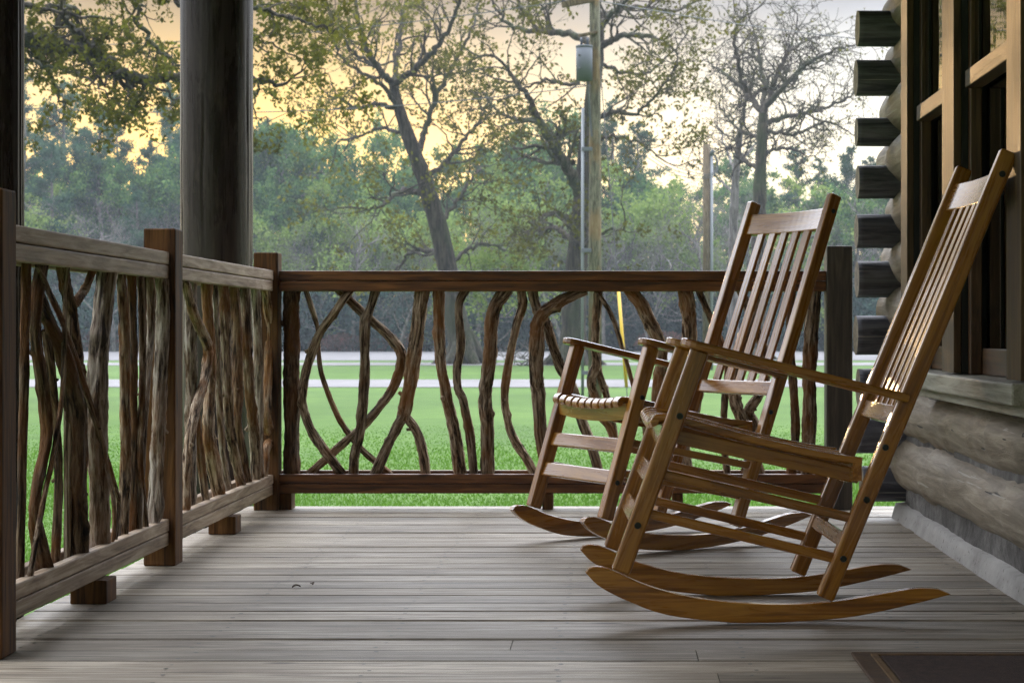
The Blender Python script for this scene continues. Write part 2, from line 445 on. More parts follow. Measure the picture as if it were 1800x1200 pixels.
def make_grass():
    n = 150000
    u = rng.uniform(0, 1, n)
    r0, r1 = 8.2, 24.0
    Y = 1 / (1 / r0 + u * (1 / r1 - 1 / r0))
    A = rng.uniform(-.40, .24, n)
    X = A * Y
    keep = ~((Y > 39.8) & (Y < 46.5)); X = X[keep]; Y = Y[keep]; n = len(X)
    h = rng.uniform(.022, .05, n) * (.7 + .5 * np.sin(X * 1.3) * np.sin(Y * .9 + 1) + .1)
    h = np.clip(h, .012, .05) * np.clip((25 - Y) / 11, .15, 1)
    w = np.clip(.004 * Y / 10, .004, .02) * rng.uniform(.7, 1.4, n)
    a = rng.uniform(0, 2 * np.pi, n); l = rng.normal(0, .45, (n, 2)) * h[:, None]
    B = np.stack([X, Y, np.full(n, GZ)], -1)
    dx = np.stack([np.cos(a) * w, np.sin(a) * w, np.zeros(n)], -1)
    T = B + np.stack([l[:, 0], l[:, 1], h], -1)
    V = np.stack([B - dx, B + dx, T], 1).reshape(-1, 3)
    me = mesh_arrays('grass', V, np.arange(3 * n).reshape(-1, 3), False, rng.uniform(0, 1, n))
    tag(link('grass', me, M['blade']), 'short bright green grass blades of the lawn', 'grass', kind='stuff')
make_grass()

# ------------------------------------------------------------------ deck
def make_deck():
    X0, X1 = -1.47, 1.30
    V = []; Q = []; A = []; n = 0
    y = 7.58; pitch = .1415
    def add_box(x0, x1, y0, y1, z0, z1, r):
        nonlocal n
        b = .0035
        pts = [(x0, y0, z0), (x1, y0, z0), (x1, y1, z0), (x0, y1, z0), (x0, y0, z1 - b), (x1, y0, z1 - b), (x1, y1, z1 - b), (x0, y1, z1 - b),
               (x0, y0 + b, z1), (x1, y0 + b, z1), (x1, y1 - b, z1), (x0, y1 - b, z1)]
        V.extend(pts)
        fs = [(3, 2, 1, 0), (0, 1, 5, 4), (1, 2, 6, 5), (2, 3, 7, 6), (3, 0, 4, 7), (4, 5, 9, 8), (6, 7, 11, 10), (8, 9, 10, 11)]
        Q.extend([[i + n for i in f] for f in fs]); A.extend([r] * len(fs))
        # side slivers of the chamfer
        Q.extend([[n + 5, n + 6, n + 10, n + 9], [n + 7, n + 4, n + 8, n + 11]]); A.extend([r] * 2)
        n += 12
    while y > -3.4:
        gap = rng.choice([.003, .005, .007, .010], p=[.3, .3, .25, .15])
        dz = rng.normal(0, .0012)
        cuts = [X0 + rng.uniform(0, .012)]
        if y < 4.5 and rng.uniform() < .25: cuts.append(rng.uniform(-.5, .5))
        cuts.append(X1)
        for a, b in zip(cuts[:-1], cuts[1:]):
            add_box(a + .001, b - .001, y - pitch + gap, y, -.038, dz, rng.uniform())
        for jx in (-1.33, -.93, -.52, -.12, .29, .70, 1.02):      # nail heads along the joists
            for fy in (.25, .75):
                cx = jx + rng.normal(0, .008); cyy = y - pitch * fy + rng.normal(0, .006); rn = rng.uniform(.0045, .0065); zz = dz + .0008
                V.extend([(cx + rn * math.cos(a), cyy + rn * math.sin(a), zz) for a in np.linspace(0, 2 * np.pi, 8, endpoint=False)])
                Q.extend([[n, n + 1, n + 2, n + 7], [n + 7, n + 2, n + 3, n + 6], [n + 6, n + 3, n + 4, n + 5]]); A.extend([-1.0] * 3); n += 8
        y -= pitch
    me = mesh_arrays('deck', V, Q, False, A)
    me.materials.append(M['deck']); me.materials.append(M['bolt'])
    me.polygons.foreach_set('material_index', [1 if a < 0 else 0 for a in A])
    tag(link('deck', me), 'weathered grey plank floor of the porch', 'deck', kind='structure')
    fr = tag(empty('deck_frame', (-.1, 7.5, GZ)), 'dark board skirt closing the space under the porch planks', 'deck frame')
    box('skirt_board', (-1.46, 7.53, GZ - .05 + .5 - .0), (1.30, 7.565, -.041 + .5), M['post'], fr).location -= Vector((-.1, 7.5, GZ)) - Vector((0, 0, -.5))
    return fr
_fr = make_deck()
bpy.data.objects.remove(_fr.children[0]); 
def child_box(name, lo, hi, mat, root, **kw):
    o = box(name, lo, hi, mat, root, **kw)
    o.matrix_basis = Matrix.Translation(-root.location) @ o.matrix_basis
    return o
child_box('skirt_board', (-1.45, 7.53, GZ), (1.28, 7.565, -.042), M['post'], _fr)
child_box('skirt_board', (-1.45, -3.3, GZ), (-1.415, 7.527, -.042), M['post'], _fr, grain='y')

for px_, py_, rz_, lab in ((521, 1034, .4, 'left one of two tiny dark leaf scraps lying on the planks'), (548, 1029, 2.0, 'right one of two tiny dark leaf scraps lying on the planks')):
    Yq = CH * F / (py_ - VY)
    mb = MB(); th = np.linspace(0, 1, 7)
    Vq = []
    for t_ in th:
        w_ = .007 * math.sin(math.pi * (.08 + .9 * t_)); x_ = .024 * (t_ - .5); z_ = .002 + .005 * math.sin(3 * t_)
        Vq += [(x_, -w_, z_ + .003), (x_, 0, z_), (x_, w_, z_ + .004)]
    iq = np.arange(6)[:, None] * 3 + np.arange(2)[None]
    mb.add(Vq, np.stack([iq, iq + 1, iq + 4, iq + 3], -1).reshape(-1, 4))
    q_ = mb.build('leaf_scrap', M['mat_rim']); q_.location = ((px_ - VX) / F * Yq, Yq, .001); q_.rotation_euler = (0, 0, rz_)
    tag(q_, lab, 'dead leaf')

# ------------------------------------------------------------------ railings
def branch_mesh(name, pts, rads, mat, parent, ridges=.2, seed=0, sides=22, clip=None):
    """gnarled branch: a tube with bark ridges in its geometry"""
    pts = [Vector(p) for p in pts]
    L = sum((b - a).length for a, b in zip(pts[:-1], pts[1:]))
    n = max(14, int(L / .011))
    c = smoothline(pts, n)
    r = np.interp(np.linspace(0, 1, n), np.linspace(0, 1, len(rads)), rads)
    t = np.gradient(c, axis=0); t /= np.linalg.norm(t, axis=1)[:, None]
    ref = np.array([.3, .95, .1]); a = np.cross(t, ref); a /= np.linalg.norm(a, axis=1)[:, None]; b = np.cross(t, a)
    ang = np.linspace(0, 2 * np.pi, sides, endpoint=False)
    s = np.linspace(0, L, n)
    V = np.zeros((n, sides, 3))
    o1 = seed * 3.17
    knots = [(random.uniform(.1, .9) * L, random.uniform(0, 6.28), random.uniform(.15, .4)) for _ in range(int(1 + L * 2.5))]
    for i in range(n):
        wob = 1 + .10 * noise.noise(Vector((o1, s[i] * 7, 0)))
        for j in range(sides):
            ca, sa = math.cos(ang[j]), math.sin(ang[j])
            h = noise.noise(Vector((ca * 2.6 + o1, sa * 2.6, s[i] * 9))) * ridges
            h += abs(noise.noise(Vector((ca * 5.5 + o1, sa * 5.5 + 7, s[i] * 16)))) * ridges * .8
            h += noise.noise(Vector((ca * 9 + o1, sa * 9 + 3, s[i] * 45))) * ridges * .45
            for ks, ka, kh in knots:
                h += kh * math.exp(-((s[i] - ks) / (r[i] * .7)) ** 2) * max(0, math.cos(ang[j] - ka)) ** 3
            V[i, j] = c[i] + r[i] * wob * (1 + h - ridges * .25) * (ca * a[i] + sa * b[i])
    i = np.arange(n - 1)[:, None] * sides; j = np.arange(sides)[None]; j2 = (j + 1) % sides
    q = np.stack([i + j, i + j2, i + sides + j2, i + sides + j], -1).reshape(-1, 4)
    if clip is not None:
        ax_, lim, sg = clip
        band = (V[..., 2] < .148) | (V[..., 2] > .862)
        w_ = V[..., ax_]; V[..., ax_] = np.where(band & (w_ * sg > lim * sg), lim, w_)
    me = mesh_arrays(name, V.reshape(-1, 3), q, True)
    bk = np.zeros((n, sides, 3), dtype=np.float32)
    R0 = float(np.mean(r)); bk[..., 0] = np.cos(ang)[None] * R0; bk[..., 1] = np.sin(ang)[None] * R0; bk[..., 2] = s[:, None]
    bkf = bk.reshape(-1, 3); VV = [V.reshape(-1, 3)]; QQ = [q]; BB = [bkf]; nv = n * sides
    rs = random.Random(seed * 13 + 5)
    for _ in range(rs.choice([0, 1, 1, 2])):          # sawn-off stubs of side twigs
        i0 = int(rs.uniform(.15, .85) * n); a0 = rs.uniform(0, 6.28)
        if not .2 < c[i0][2] < .82: continue
        o_ = math.cos(a0) * a[i0] + math.sin(a0) * b[i0]; up_ = t[i0] * rs.choice([-1, 1]) * rs.uniform(.3, .9)
        d_ = o_ + up_; d_ /= np.linalg.norm(d_); e1 = np.cross(d_, t[i0]); e1 /= np.linalg.norm(e1) + 1e-9; e2 = np.cross(d_, e1)
        rr_ = r[i0] * rs.uniform(.28, .45); ll = r[i0] * rs.uniform(1.25, 1.9); sv = []
        for k_, f_ in ((0, 1.5), (.55 * ll, 1.1), (ll, .9), (ll * 1.01, .02)):
            for j_ in range(10):
                an = j_ * .628; w_ = 1 + .12 * rs.uniform(-1, 1)
                sv.append(c[i0] + d_ * k_ + rr_ * f_ * w_ * (math.cos(an) * e1 + math.sin(an) * e2))
        ii = np.arange(3)[:, None] * 10; jj = np.arange(10)[None]; j3 = (jj + 1) % 10
        VV.append(np.array(sv)); QQ.append(np.stack([ii + jj, ii + j3, ii + 10 + j3, ii + 10 + jj], -1).reshape(-1, 4) + nv); nv += 40
        BB.append(np.array(sv, dtype=np.float32))
    if len(VV) > 1:
        me = mesh_arrays(name, np.vstack(VV), np.vstack(QQ), True)
    at = me.attributes.new('bk', 'FLOAT_VECTOR', 'POINT'); at.data.foreach_set('vector', np.vstack(BB).astype(np.float32).ravel())
    return link(name, me, mat, parent)

def rail_pair(root, ax, lo, hi, face, inward, ztop, mat, cap=True):
    """one run of rail made of stacked boards. ax 'x' or 'y': direction of run; face: coordinate of the visible face; inward: +1/-1 away from viewer"""
    def bx(name, d0, d1, z0, z1):
        a, b = sorted((face + inward * d0, face + inward * d1))
        if ax == 'x': child_box(name, (lo, a, z0), (hi, b, z1), mat, root, bev=.004)
        else: child_box(name, (a, lo, z0), (b, hi, z1), mat, root, bev=.004, grain='y')
    return bx

def end_rail():
    root = tag(empty('end_railing', (-.2, 7.47, 0)), 'dark red-brown railing of twisted branches across the far end of the porch', 'railing', 'porch railings')
    bx = rail_pair(root, 'x', -1.325, .850, 7.43, 1, .946, M['rail_red'])
    bx('top_rail', 0, .105, .9085, .947); bx('top_rail', .003, .032, .866, .9065); bx('top_rail', .075, .105, .866, .9065)
    bx('bottom_rail', 0, .03, .1055, .1425); bx('bottom_rail', .003, .033, .066, .1035)
    bx('bottom_rail', .075, .105, .09, .152)
    child_box('post', (.851, 7.42, .001), (.953, 7.52, 1.045), M['post_grey'], root, grain='z', bev=.005)
    for x0, x1 in ((-1.323, -1.268), (-.275, -.232), (.24, .283)):
        child_box('foot', (x0, 7.436, .001), (x1, 7.525, .065), M['post'], root, grain='z')
    Yc = 7.483
    C4 = lambda l: [(480 + x / 3, 480 + y / 3) for x, y in l]
    B = []
    B.append((C4([(100, 90), (98, 300), (98, 500), (100, 700), (100, 1060)]), [29, 28, 28, 28, 28], 'bark_dark', 0))
    B.append((C4([(168, 80), (205, 190), (235, 290), (240, 420), (255, 530), (300, 660), (350, 770), (410, 860), (480, 940), (560, 1010), (625, 1062)]), [8, 9, 8, 8, 9, 9, 10, 11, 11, 12, 12], 'bark', 1))
    B.append((C4([(410, 80), (330, 200), (250, 310), (200, 430), (165, 560), (155, 680), (185, 790), (240, 890), (310, 990), (370, 1062)]), [16, 15, 15, 16, 16, 15, 16, 16, 16, 17], 'bark', -1))
    B.append((C4([(335, 80), (440, 180), (540, 270), (620, 340), (672, 420), (672, 500), (630, 610), (560, 710), (480, 800), (400, 870), (310, 950), (185, 1062)]), [14, 15, 16, 16, 17, 16, 16, 15, 15, 15, 14, 15], 'bark', 1))
    B.append((C4([(545, 80), (510, 190), (485, 260), (483, 400), (485, 500), (475, 650), (465, 780), (450, 880), (430, 960), (423, 1062)]), [17, 17, 18, 17, 18, 17, 17, 16, 17, 18], 'bark', 0))
    B.append((C4([(787, 80), (770, 250), (745, 420), (730, 560), (700, 700), (685, 775)]), [26, 25, 24, 24, 24, 23], 'bark', 0))
    B.append((C4([(690, 740), (640, 840), (600, 920), (535, 1062)]), [18, 18, 17, 18], 'bark', -.4))
    B.append((C4([(690, 745), (750, 820), (785, 920), (807, 1062)]), [17, 16, 16, 17], 'bark', .4))
    B.append((C4([(872, 80), (875, 250), (880, 400), (895, 530), (920, 680), (950, 800), (970, 920), (990, 1062)]), [20, 20, 20, 19, 20, 20, 22, 23], 'bark', 0))
    B.append((C4([(1020, 80), (982, 160), (985, 280), (990, 390), (970, 500), (975, 600), (1000, 670), (1025, 780), (1045, 900), (1060, 1062)]), [16, 14, 14, 15, 14, 14, 15, 15, 15, 15], 'bark', 0))
    B.append((C4([(1235, 80), (1168, 180), (1150, 300), (1145, 420), (1125, 580), (1120, 700), (1130, 820), (1130, 1062)]), [24, 24, 23, 23, 23, 24, 24, 25], 'bark', 0))
    B.append((C4([(1306, 80), (1315, 170), (1290, 260), (1255, 400), (1230, 550), (1222, 680), (1240, 790), (1280, 890), (1330, 970), (1380, 1062)]), [15, 16, 15, 14, 14, 14, 14, 16, 15, 15], 'bark', .6))
    B.append(([(935, 506), (943, 540), (957, 562), (966, 585), (976, 617), (985, 644), (1002, 670), (1013, 697), (1021, 734), (1038, 778), (1054, 834)], [18, 18, 19, 17, 17, 17, 18, 18, 17, 17, 17], 'bark', 1))
    B.append(([(1030, 508), (998, 523), (975, 536), (955, 551), (945, 570), (944, 594), (942, 632), (944, 670), (947, 698), (953, 775), (966, 834)], [20, 21, 23, 25, 25, 25, 25, 25, 24, 23, 23], 'bark', -.4))
    B.append(([(1052, 506), (1049, 547), (1047, 576), (1046, 613), (1048, 640), (1040, 666), (1039, 680), (1047, 700), (1056, 731), (1075, 758), (1095, 834)], [16, 16, 16, 16, 17, 18, 15, 14, 14, 14, 14], 'bark', 0))
    B.append(([(1049, 640), (1056, 665), (1067, 700), (1080, 760), (1086, 834)], [13, 13, 12, 11, 11], 'bark', .7))
    B.append(([(1046, 506), (1060, 528), (1076, 557), (1089, 594), (1100, 632), (1113, 676), (1130, 730), (1140, 834)], [8, 8, 8, 8, 8, 8, 8, 9], 'bark', -1))
    B.append(([(1102, 504), (1125, 532), (1138, 558), (1151, 581), (1163, 613), (1161, 651), (1157, 680), (1152, 750), (1160, 834)], [25, 24, 23, 23, 21, 20, 20, 20, 20], 'bark', 0))
    B.append(([(1203, 504), (1210, 547), (1212, 585), (1214, 640), (1224, 700), (1203, 760), (1210, 834)], [26, 26, 25, 24, 23, 22, 22], 'bark', 0))
    B.append(([(1226, 504), (1240, 538), (1258, 580), (1278, 640), (1274, 700), (1272, 770), (1278, 834)], [11, 12, 12, 12, 12, 12, 12], 'bark_dark', .5))
    B.append(([(1345, 504), (1325, 560), (1300, 620), (1291, 694), (1302, 731), (1316, 762), (1335, 834)], [16, 17, 18, 21, 21, 21, 20], 'bark', 0))
    B.append(([(1300, 504), (1330, 580), (1350, 640), (1336, 690), (1317, 723), (1327, 753), (1310, 834)], [16, 16, 16, 17, 17, 17, 16], 'bark', .8))
    B.append(([(1392, 504), (1388, 590), (1393, 661), (1397, 716), (1397, 778), (1390, 834)], [14, 14, 15, 15, 15, 16], 'bark_dark', 0))
    B.append(([(1431, 504), (1426, 590), (1423, 650), (1423, 723), (1421, 786), (1419, 834)], [24, 24, 24, 24, 24, 24], 'bark', 0))
    for k, (pl, w, mt, dy) in enumerate(B):
        pts = [P(x, y, Yc + dy * .022) - root.location for x, y in pl]
        branch_mesh('branch_baluster', pts, [v / 2 / F * Yc for v in w], M[mt], root, .26, k + 1, clip=(1, 7.4635 - 7.47, -1))
end_rail()

def side_rail():
    root = tag(empty('side_railing', (-1.38, 5.7, 0)), 'weathered grey railing of upright branches along the left side of the porch', 'railing', 'porch railings')
    for y0, y1 in ((4.152, 5.658), (5.762, 7.398)):
        bx = rail_pair(root, 'y', y0, y1, -1.332, -1, .946, M['rail_grey'])
        bx('top_rail', 0, .108, .9085, .947); bx('top_rail', .002, .032, .866, .9065); bx('top_rail', .076, .106, .866, .9065)
        bx('bottom_rail', 0, .03, .1065, .1435); bx('bottom_rail', .002, .032, .064, .1045); bx('bottom_rail', .076, .106, .085, .1435)
    for y0, y1 in ((4.05, 4.15), (5.66, 5.76), (7.40, 7.488)):
        child_box('post', (-1.412, y0, .001), (-1.315, y1, 1.018), M['post'], root, grain='z', bev=.005)
    for y0 in (4.87, 6.54):
        child_box('foot', (-1.405, y0, .001), (-1.31, y0 + .10, .0625), M['post'], root, grain='z')
    Xc = -1.364
    def pl(px, py, dx=0):
        Y = (Xc + dx) * F / (px - VX)
        return Vector((Xc + dx, Y, CH - (py - VY) / F * Y)), F / Y
    C2 = lambda l: [(x / 1.5, 380 + y / 1.5) for x, y in l]
    C3 = lambda l: [(300 + x / 2.142, 400 + y / 2.142) for x, y in l]
    S2, S3 = 1.5, 2.142
    B = [
     (C2([(70, 120), (66, 300), (60, 600), (52, 960)]), [30, 28, 28, 28], S2, 'bark_dark', 0),
     (C2([(112, 110), (92, 250), (98, 360), (115, 470), (122, 580), (98, 710), (92, 800), (112, 910), (118, 960)]), [36, 38, 38, 38, 36, 36, 40, 55, 60], S2, 'bark_dark', .0),
     (C2([(100, 130), (130, 200), (165, 280), (215, 420), (258, 560), (296, 690), (312, 760), (300, 890)]), [17, 18, 18, 18, 18, 17, 16, 15], S2, 'bark', .02),
     (C2([(95, 200), (130, 280), (175, 390), (198, 520), (202, 700), (205, 800), (206, 940)]), [35, 44, 55, 60, 62, 62, 64], S2, 'bark_dark', -.0),
     (C2([(160, 120), (188, 260), (205, 380), (215, 470)]), [36, 38, 36, 30], S2, 'bark_dark', -.015),
     (C2([(255, 110), (225, 190), (200, 230), (180, 290)]), [24, 26, 28, 24], S2, 'bark', -.02),
     (C2([(178, 120), (170, 300), (163, 480), (138, 640), (118, 730), (98, 840), (78, 960)]), [14, 15, 15, 16, 16, 17, 18], S2, 'bark', .025),
     (C2([(120, 300), (142, 480), (154, 680), (145, 940)]), [26, 26, 26, 30], S2, 'bark_dark', -.02),
     (C2([(288, 110), (268, 290), (256, 450), (256, 600), (262, 750), (266, 900)]), [62, 60, 62, 60, 60, 62], S2, 'bark_pale', 0),
     (C2([(262, 560), (288, 690), (302, 780), (296, 880)]), [12, 12, 12, 13], S2, 'bark', .03),
     (C2([(318, 120), (326, 300), (330, 500), (330, 700), (322, 880)]), [30, 30, 31, 31, 33], S2, 'bark', 0),
     (C2([(347, 120), (350, 400), (352, 600), (346, 860)]), [27, 28, 28, 30], S2, 'bark_dark', -.01),
     (C2([(370, 130), (376, 350), (374, 500), (370, 650), (384, 850)]), [22, 22, 22, 21, 22], S2, 'bark', .015),
     (C2([(396, 130), (397, 300), (386, 450), (378, 570), (366, 830)]), [22, 23, 22, 20, 20], S2, 'bark_pale', .012),
     (C2([(426, 130), (428, 300), (420, 500), (416, 650), (406, 840)]), [40, 42, 42, 42, 43], S2, 'bark_pale', .017),
     (C3([(55, 195), (85, 320), (138, 450), (128, 570), (95, 680), (72, 800), (58, 960)]), [40, 42, 40, 38, 38, 40, 42], S3, 'bark', .02),
     (C3([(78, 195), (76, 420), (78, 600), (76, 760), (72, 1010)]), [44, 46, 46, 44, 44], S3, 'bark_pale', -.02),
     (C3([(138, 200), (140, 330), (150, 450), (152, 600), (142, 750), (152, 850), (180, 1000)]), [44, 44, 42, 42, 46, 54, 56], S3, 'bark', 0),
     (C3([(98, 700), (112, 850), (132, 1030)]), [26, 30, 32], S3, 'bark', .0),
     (C3([(166, 200), (172, 380), (180, 600), (192, 800), (220, 1000)]), [24, 26, 26, 26, 28], S3, 'bark_pale', -.02),
     (C3([(196, 200), (205, 400), (212, 600), (222, 750), (240, 850), (270, 985)]), [40, 42, 40, 38, 38, 38], S3, 'bark', 0),
     (C3([(238, 205), (250, 400), (250, 600), (252, 750), (284, 965)]), [38, 42, 42, 42, 42], S3, 'bark_dark', -.01),
     (C3([(280, 205), (286, 450), (300, 650), (316, 800), (322, 970)]), [40, 42, 42, 42, 40], S3, 'bark', .012),
     (C3([(318, 210), (326, 400), (331, 600), (331, 800), (336, 960)]), [35, 36, 36, 36, 36], S3, 'bark_pale', .010),
     (C3([(352, 210), (370, 350), (366, 550), (360, 700), (372, 790), (356, 850), (350, 955)]), [34, 36, 36, 36, 40, 34, 34], S3, 'bark', .014),
    ]
    for k, (l, w, s, mt, dx) in enumerate(B):
        pts = []; rr = []
        for (x, y), ww in zip(l, w):
            p, sc = pl(x, y, dx * .8); 
            p.z = min(max(p.z, .09), .90)
            pts.append(p - root.location); rr.append(ww / s / 2 / sc * (.87 if s == 1.5 else .94))
        if pts[-1].z > .1:
            q = pts[-1].copy(); q.z = .088; pts.append(q); rr.append(rr[-1])
        branch_mesh('branch_baluster', pts, rr, M[mt], root, .28, k + 50, clip=(0, -1.3375 + 1.38, 1))
side_rail()

# ------------------------------------------------------------------ columns
def column(px0, px1, Y, label):
    c = (px0 + px1) / 2; X = (c - VX) / F * Y; r = (px1 - px0) / 2 / F * Y
    root = tag(empty('porch_column', (X, Y, GZ)), label, 'column', 'log columns of the porch')
    n, sides = 110, 160
    ck = [(random.uniform(0, 6.28), random.uniform(0, 1.6), random.uniform(.6, 1.6)) for _ in range(16)] + [(-1.75, .3, 2.2), (-1.2, .9, 1.2)]
    V = np.zeros((n, sides, 3)); H = 2.55 - GZ
    for i in range(n):
        z = H * i / (n - 1)
        for j in range(sides):
            a = 2 * math.pi * j / sides; ca, sa = math.cos(a), math.sin(a)
            rr = r * (.985 + .02 * z / H) * (1 + .012 * noise.noise(Vector((ca * 1.6, sa * 1.6, z * 1.2 + Y))) + .006 * noise.noise(Vector((ca * 5, sa * 5, z * 3 + Y)))
                 + .004 * noise.noise(Vector((ca * 14, sa * 14, z * .8 + Y))))
            for c0, z0, zl in ck:      # drying checks
                if z0 < z < z0 + zl:
                    dd = (a - c0 - .05 * noise.noise(Vector((z * 3, c0, 0))) + math.pi) % (2 * math.pi) - math.pi
                    rr -= .0075 * math.exp(-(dd / .022) ** 2) * math.sin(math.pi * (z - z0) / zl)
            V[i, j] = (z, rr * ca, rr * sa)
    i = np.arange(n - 1)[:, None] * sides; j = np.arange(sides)[None]; j2 = (j + 1) % sides
    q = np.stack([i + j, i + sides + j, i + sides + j2, i + j2], -1).reshape(-1, 4)
    o = link('shaft', mesh_arrays('shaft', V.reshape(-1, 3), q, True), M['col'], root)
    o.rotation_euler = (0, rad(-90), 0)
    b = link('pier', bm_mesh('pier', box_bm(r * 2.6, r * 2.6, .22, .01)), M['curb'], root); b.location = (0, 0, .08)
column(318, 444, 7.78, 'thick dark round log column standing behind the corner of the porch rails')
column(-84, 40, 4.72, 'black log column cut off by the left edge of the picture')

# ------------------------------------------------------------------ rocking chairs
def make_chair():
    root = empty('rocking_chair')
    W = .235
    U0 = .335
    ux = lambda u: u - U0
    m = M['chair']
    px = lambda x, y: ((x - VX) / 724 - U0, CH - (y - VY) / 724)
    low = [(1016, 1006), (1040, 1030), (1087, 1055), (1159, 1081), (1267, 1095), (1320, 1096), (1374, 1095), (1482, 1087), (1589, 1066), (1661, 1048)]
    top = [(1640, 1039), (1622, 1037.5), (1589, 1038.5), (1518, 1050), (1439, 1061), (1353, 1064), (1267, 1059), (1195, 1049), (1123, 1029), (1062, 1002), (1036, 996), (1021, 999)]
    lo_s = [tuple(v) for v in smoothline([px(*p) for p in low], 40)]
    to_s = [tuple(v) for v in smoothline([px(*p) for p in top], 44)]
    zmin = min(z for _, z in lo_s)
    outline = lo_s + to_s
    def up_z(u):   # top of rocker under a leg
        xs = sorted([(a, b) for a, b in to_s]); return float(np.interp(u, [a for a, _ in xs], [b for _, b in xs]))
    SHIFT = -zmin
    for s in (-1, 1):
        prism('rocker', [(a, b + SHIFT) for a, b in outline], s * W - .015, s * W + .015, m, root, .003)
        # front leg
        f0 = Vector((.004 - U0, s * W, .125)); f1 = Vector((.197 - U0, s * W, .662))
        board('front_leg', f0, f1, .034, .046, m, root, up=(1, 0, 0), bev=.006)
        # back post
        b0 = Vector((.502 - U0, s * W, .058)); b1 = Vector((.955 - U0, s * W, 1.146))
        board('back_post', b0, b1, .034, .043, m, root, up=(1, 0, 0), bev=.006)
        # armrest: flat paddle, broader at the front
        a0 = Vector((.150 - U0, s * (W + .008), .684)); a1 = Vector((.705 - U0, s * (W + .008), .545))
        d = (a1 - a0); L = d.length
        ol = []
        for k in range(9):
            t = math.pi * (.5 + k / 8); ol.append((.035 + .035 * math.cos(t), .036 * math.sin(t)))
        ol = [(x, y) for x, y in ol] + [(L * .5, -.030), (L, -.019), (L, .019), (L * .5, .030)]
        bm = bmesh.new(); vs = [bm.verts.new((x, y, 0)) for x, y in ol]; f = bm.faces.new(vs)
        r = bmesh.ops.extrude_face_region(bm, geom=[f])
        for v in [g for g in r['geom'] if isinstance(g, bmesh.types.BMVert)]: v.co.z = .021
        bmesh.ops.recalc_face_normals(bm, faces=bm.faces[:])
        bmesh.ops.bevel(bm, geom=[e for e in bm.edges if abs(e.verts[0].co.z - e.verts[1].co.z) < 1e-6], offset=.005, segments=2, affect='EDGES', profile=.5)
        arm = link('armrest', bm_mesh('armrest', bm), m, root)
        arm.matrix_basis = Matrix.Translation(a0) @ frame_of(d, (0, 0, 1)).to_4x4() @ Matrix.Translation((0, 0, -.012))
        # seat side rail and two side stretchers
        board('seat_rail', (.128 - U0, s * (W - .072), .452), (.598 - U0, s * (W - .072), .348), .021, .036, m, root)
        board('side_stretcher', (.098 - U0, s * W, .362), (.592 - U0, s * W, .247), .020, .024, m, root, bev=.004)
        board('side_stretcher', (.060 - U0, s * W, .268), (.548 - U0, s * W, .150), .020, .024, m, root, bev=.004)
        for u, z in ((.147, .502), (.045, .238), (.602, .298), (.545, .155), (.648, .425), (.935, 1.09)):
            bm = bmesh.new()
            bmesh.ops.create_cone(bm, cap_ends=True, segments=14, radius1=.0085, radius2=.007, depth=.004)
            b = link('bolt', bm_mesh('bolt', bm), M['bolt'], root)
            b.matrix_basis = Matrix.Translation((u - U0, s * (W + .0185), z)) @ Matrix.Rotation(rad(-90 * s), 4, 'X')
    # front and back crossbars
    board('front_stretcher', (.085 - U0, -W, .350), (.085 - U0, W, .350), .018, .047, m, root, up=(.45, 0, 1), bev=.004)
    board('front_stretcher', (.047 - U0, -W, .252), (.047 - U0, W, .252), .018, .047, m, root, up=(.45, 0, 1), bev=.004)
    board('rear_stretcher', (.553 - U0, -W, .195), (.553 - U0, W, .195), .020, .036, m, root, up=(.4, 0, 1), bev=.004)
    bd = Vector((.955 - .502, 0, 1.146 - .058)).normalized(); bn = Vector((-bd.z, 0, bd.x))
    at = lambda z: Vector((.502 + (z - .058) * .453 / 1.088 - U0, 0, z))
    # curved crest and lower back rail
    def back_rail(name, z, h, bow):
        n = 14; ol_f = []; ol_b = []
        for k in range(n + 1):
            w = -W + .010 + (2 * W - .02) * k / n; q = bow * (1 - (w / W) ** 2)
            ol_f.append((q - .010, w)); ol_b.append((q + .010, w))
        bm = bmesh.new(); vs = [bm.verts.new((y, x, 0)) for x, y in ol_f + ol_b[::-1]]; f = bm.faces.new(vs)
        r = bmesh.ops.extrude_face_region(bm, geom=[f])
        for v in [g for g in r['geom'] if isinstance(g, bmesh.types.BMVert)]: v.co.z = h
        for v in bm.verts: v.co.z -= h / 2
        bmesh.ops.recalc_face_normals(bm, faces=bm.faces[:])
        bmesh.ops.bevel(bm, geom=[e for e in bm.edges if abs(e.verts[0].co.z - e.verts[1].co.z) < 1e-6], offset=.003, segments=2, affect='EDGES', profile=.5)
        o = link(name, bm_mesh(name, bm), m, root)
        X = Vector((0, 1, 0)); Z = bd; Y = Z.cross(X)     # local x across, local y toward the sitter's back
        R = Matrix((X, Y, Z)).transposed().to_4x4()
        o.matrix_basis = Matrix.Translation(at(z)) @ R
        return -Y
    back_rail('crest_rail', 1.065, .078, -.012)
    back_rail('lower_back_rail', .500, .046, -.006)
    for k in range(5):
        w = (k - 2) * .068
        q = Vector((.010 * (1 - (w / W) ** 2), 0, 0))
        board('back_slat', at(.512) + Vector((0, w, 0)) + q * .6, at(1.04) + Vector((0, w, 0)) + q, .038, .012, m, root, up=bn, bev=.003)
    # seat: curved front and rear aprons with slats running front to back, rounded over the front
    dish = lambda w: -.016 * (1 - (w / W) ** 2)
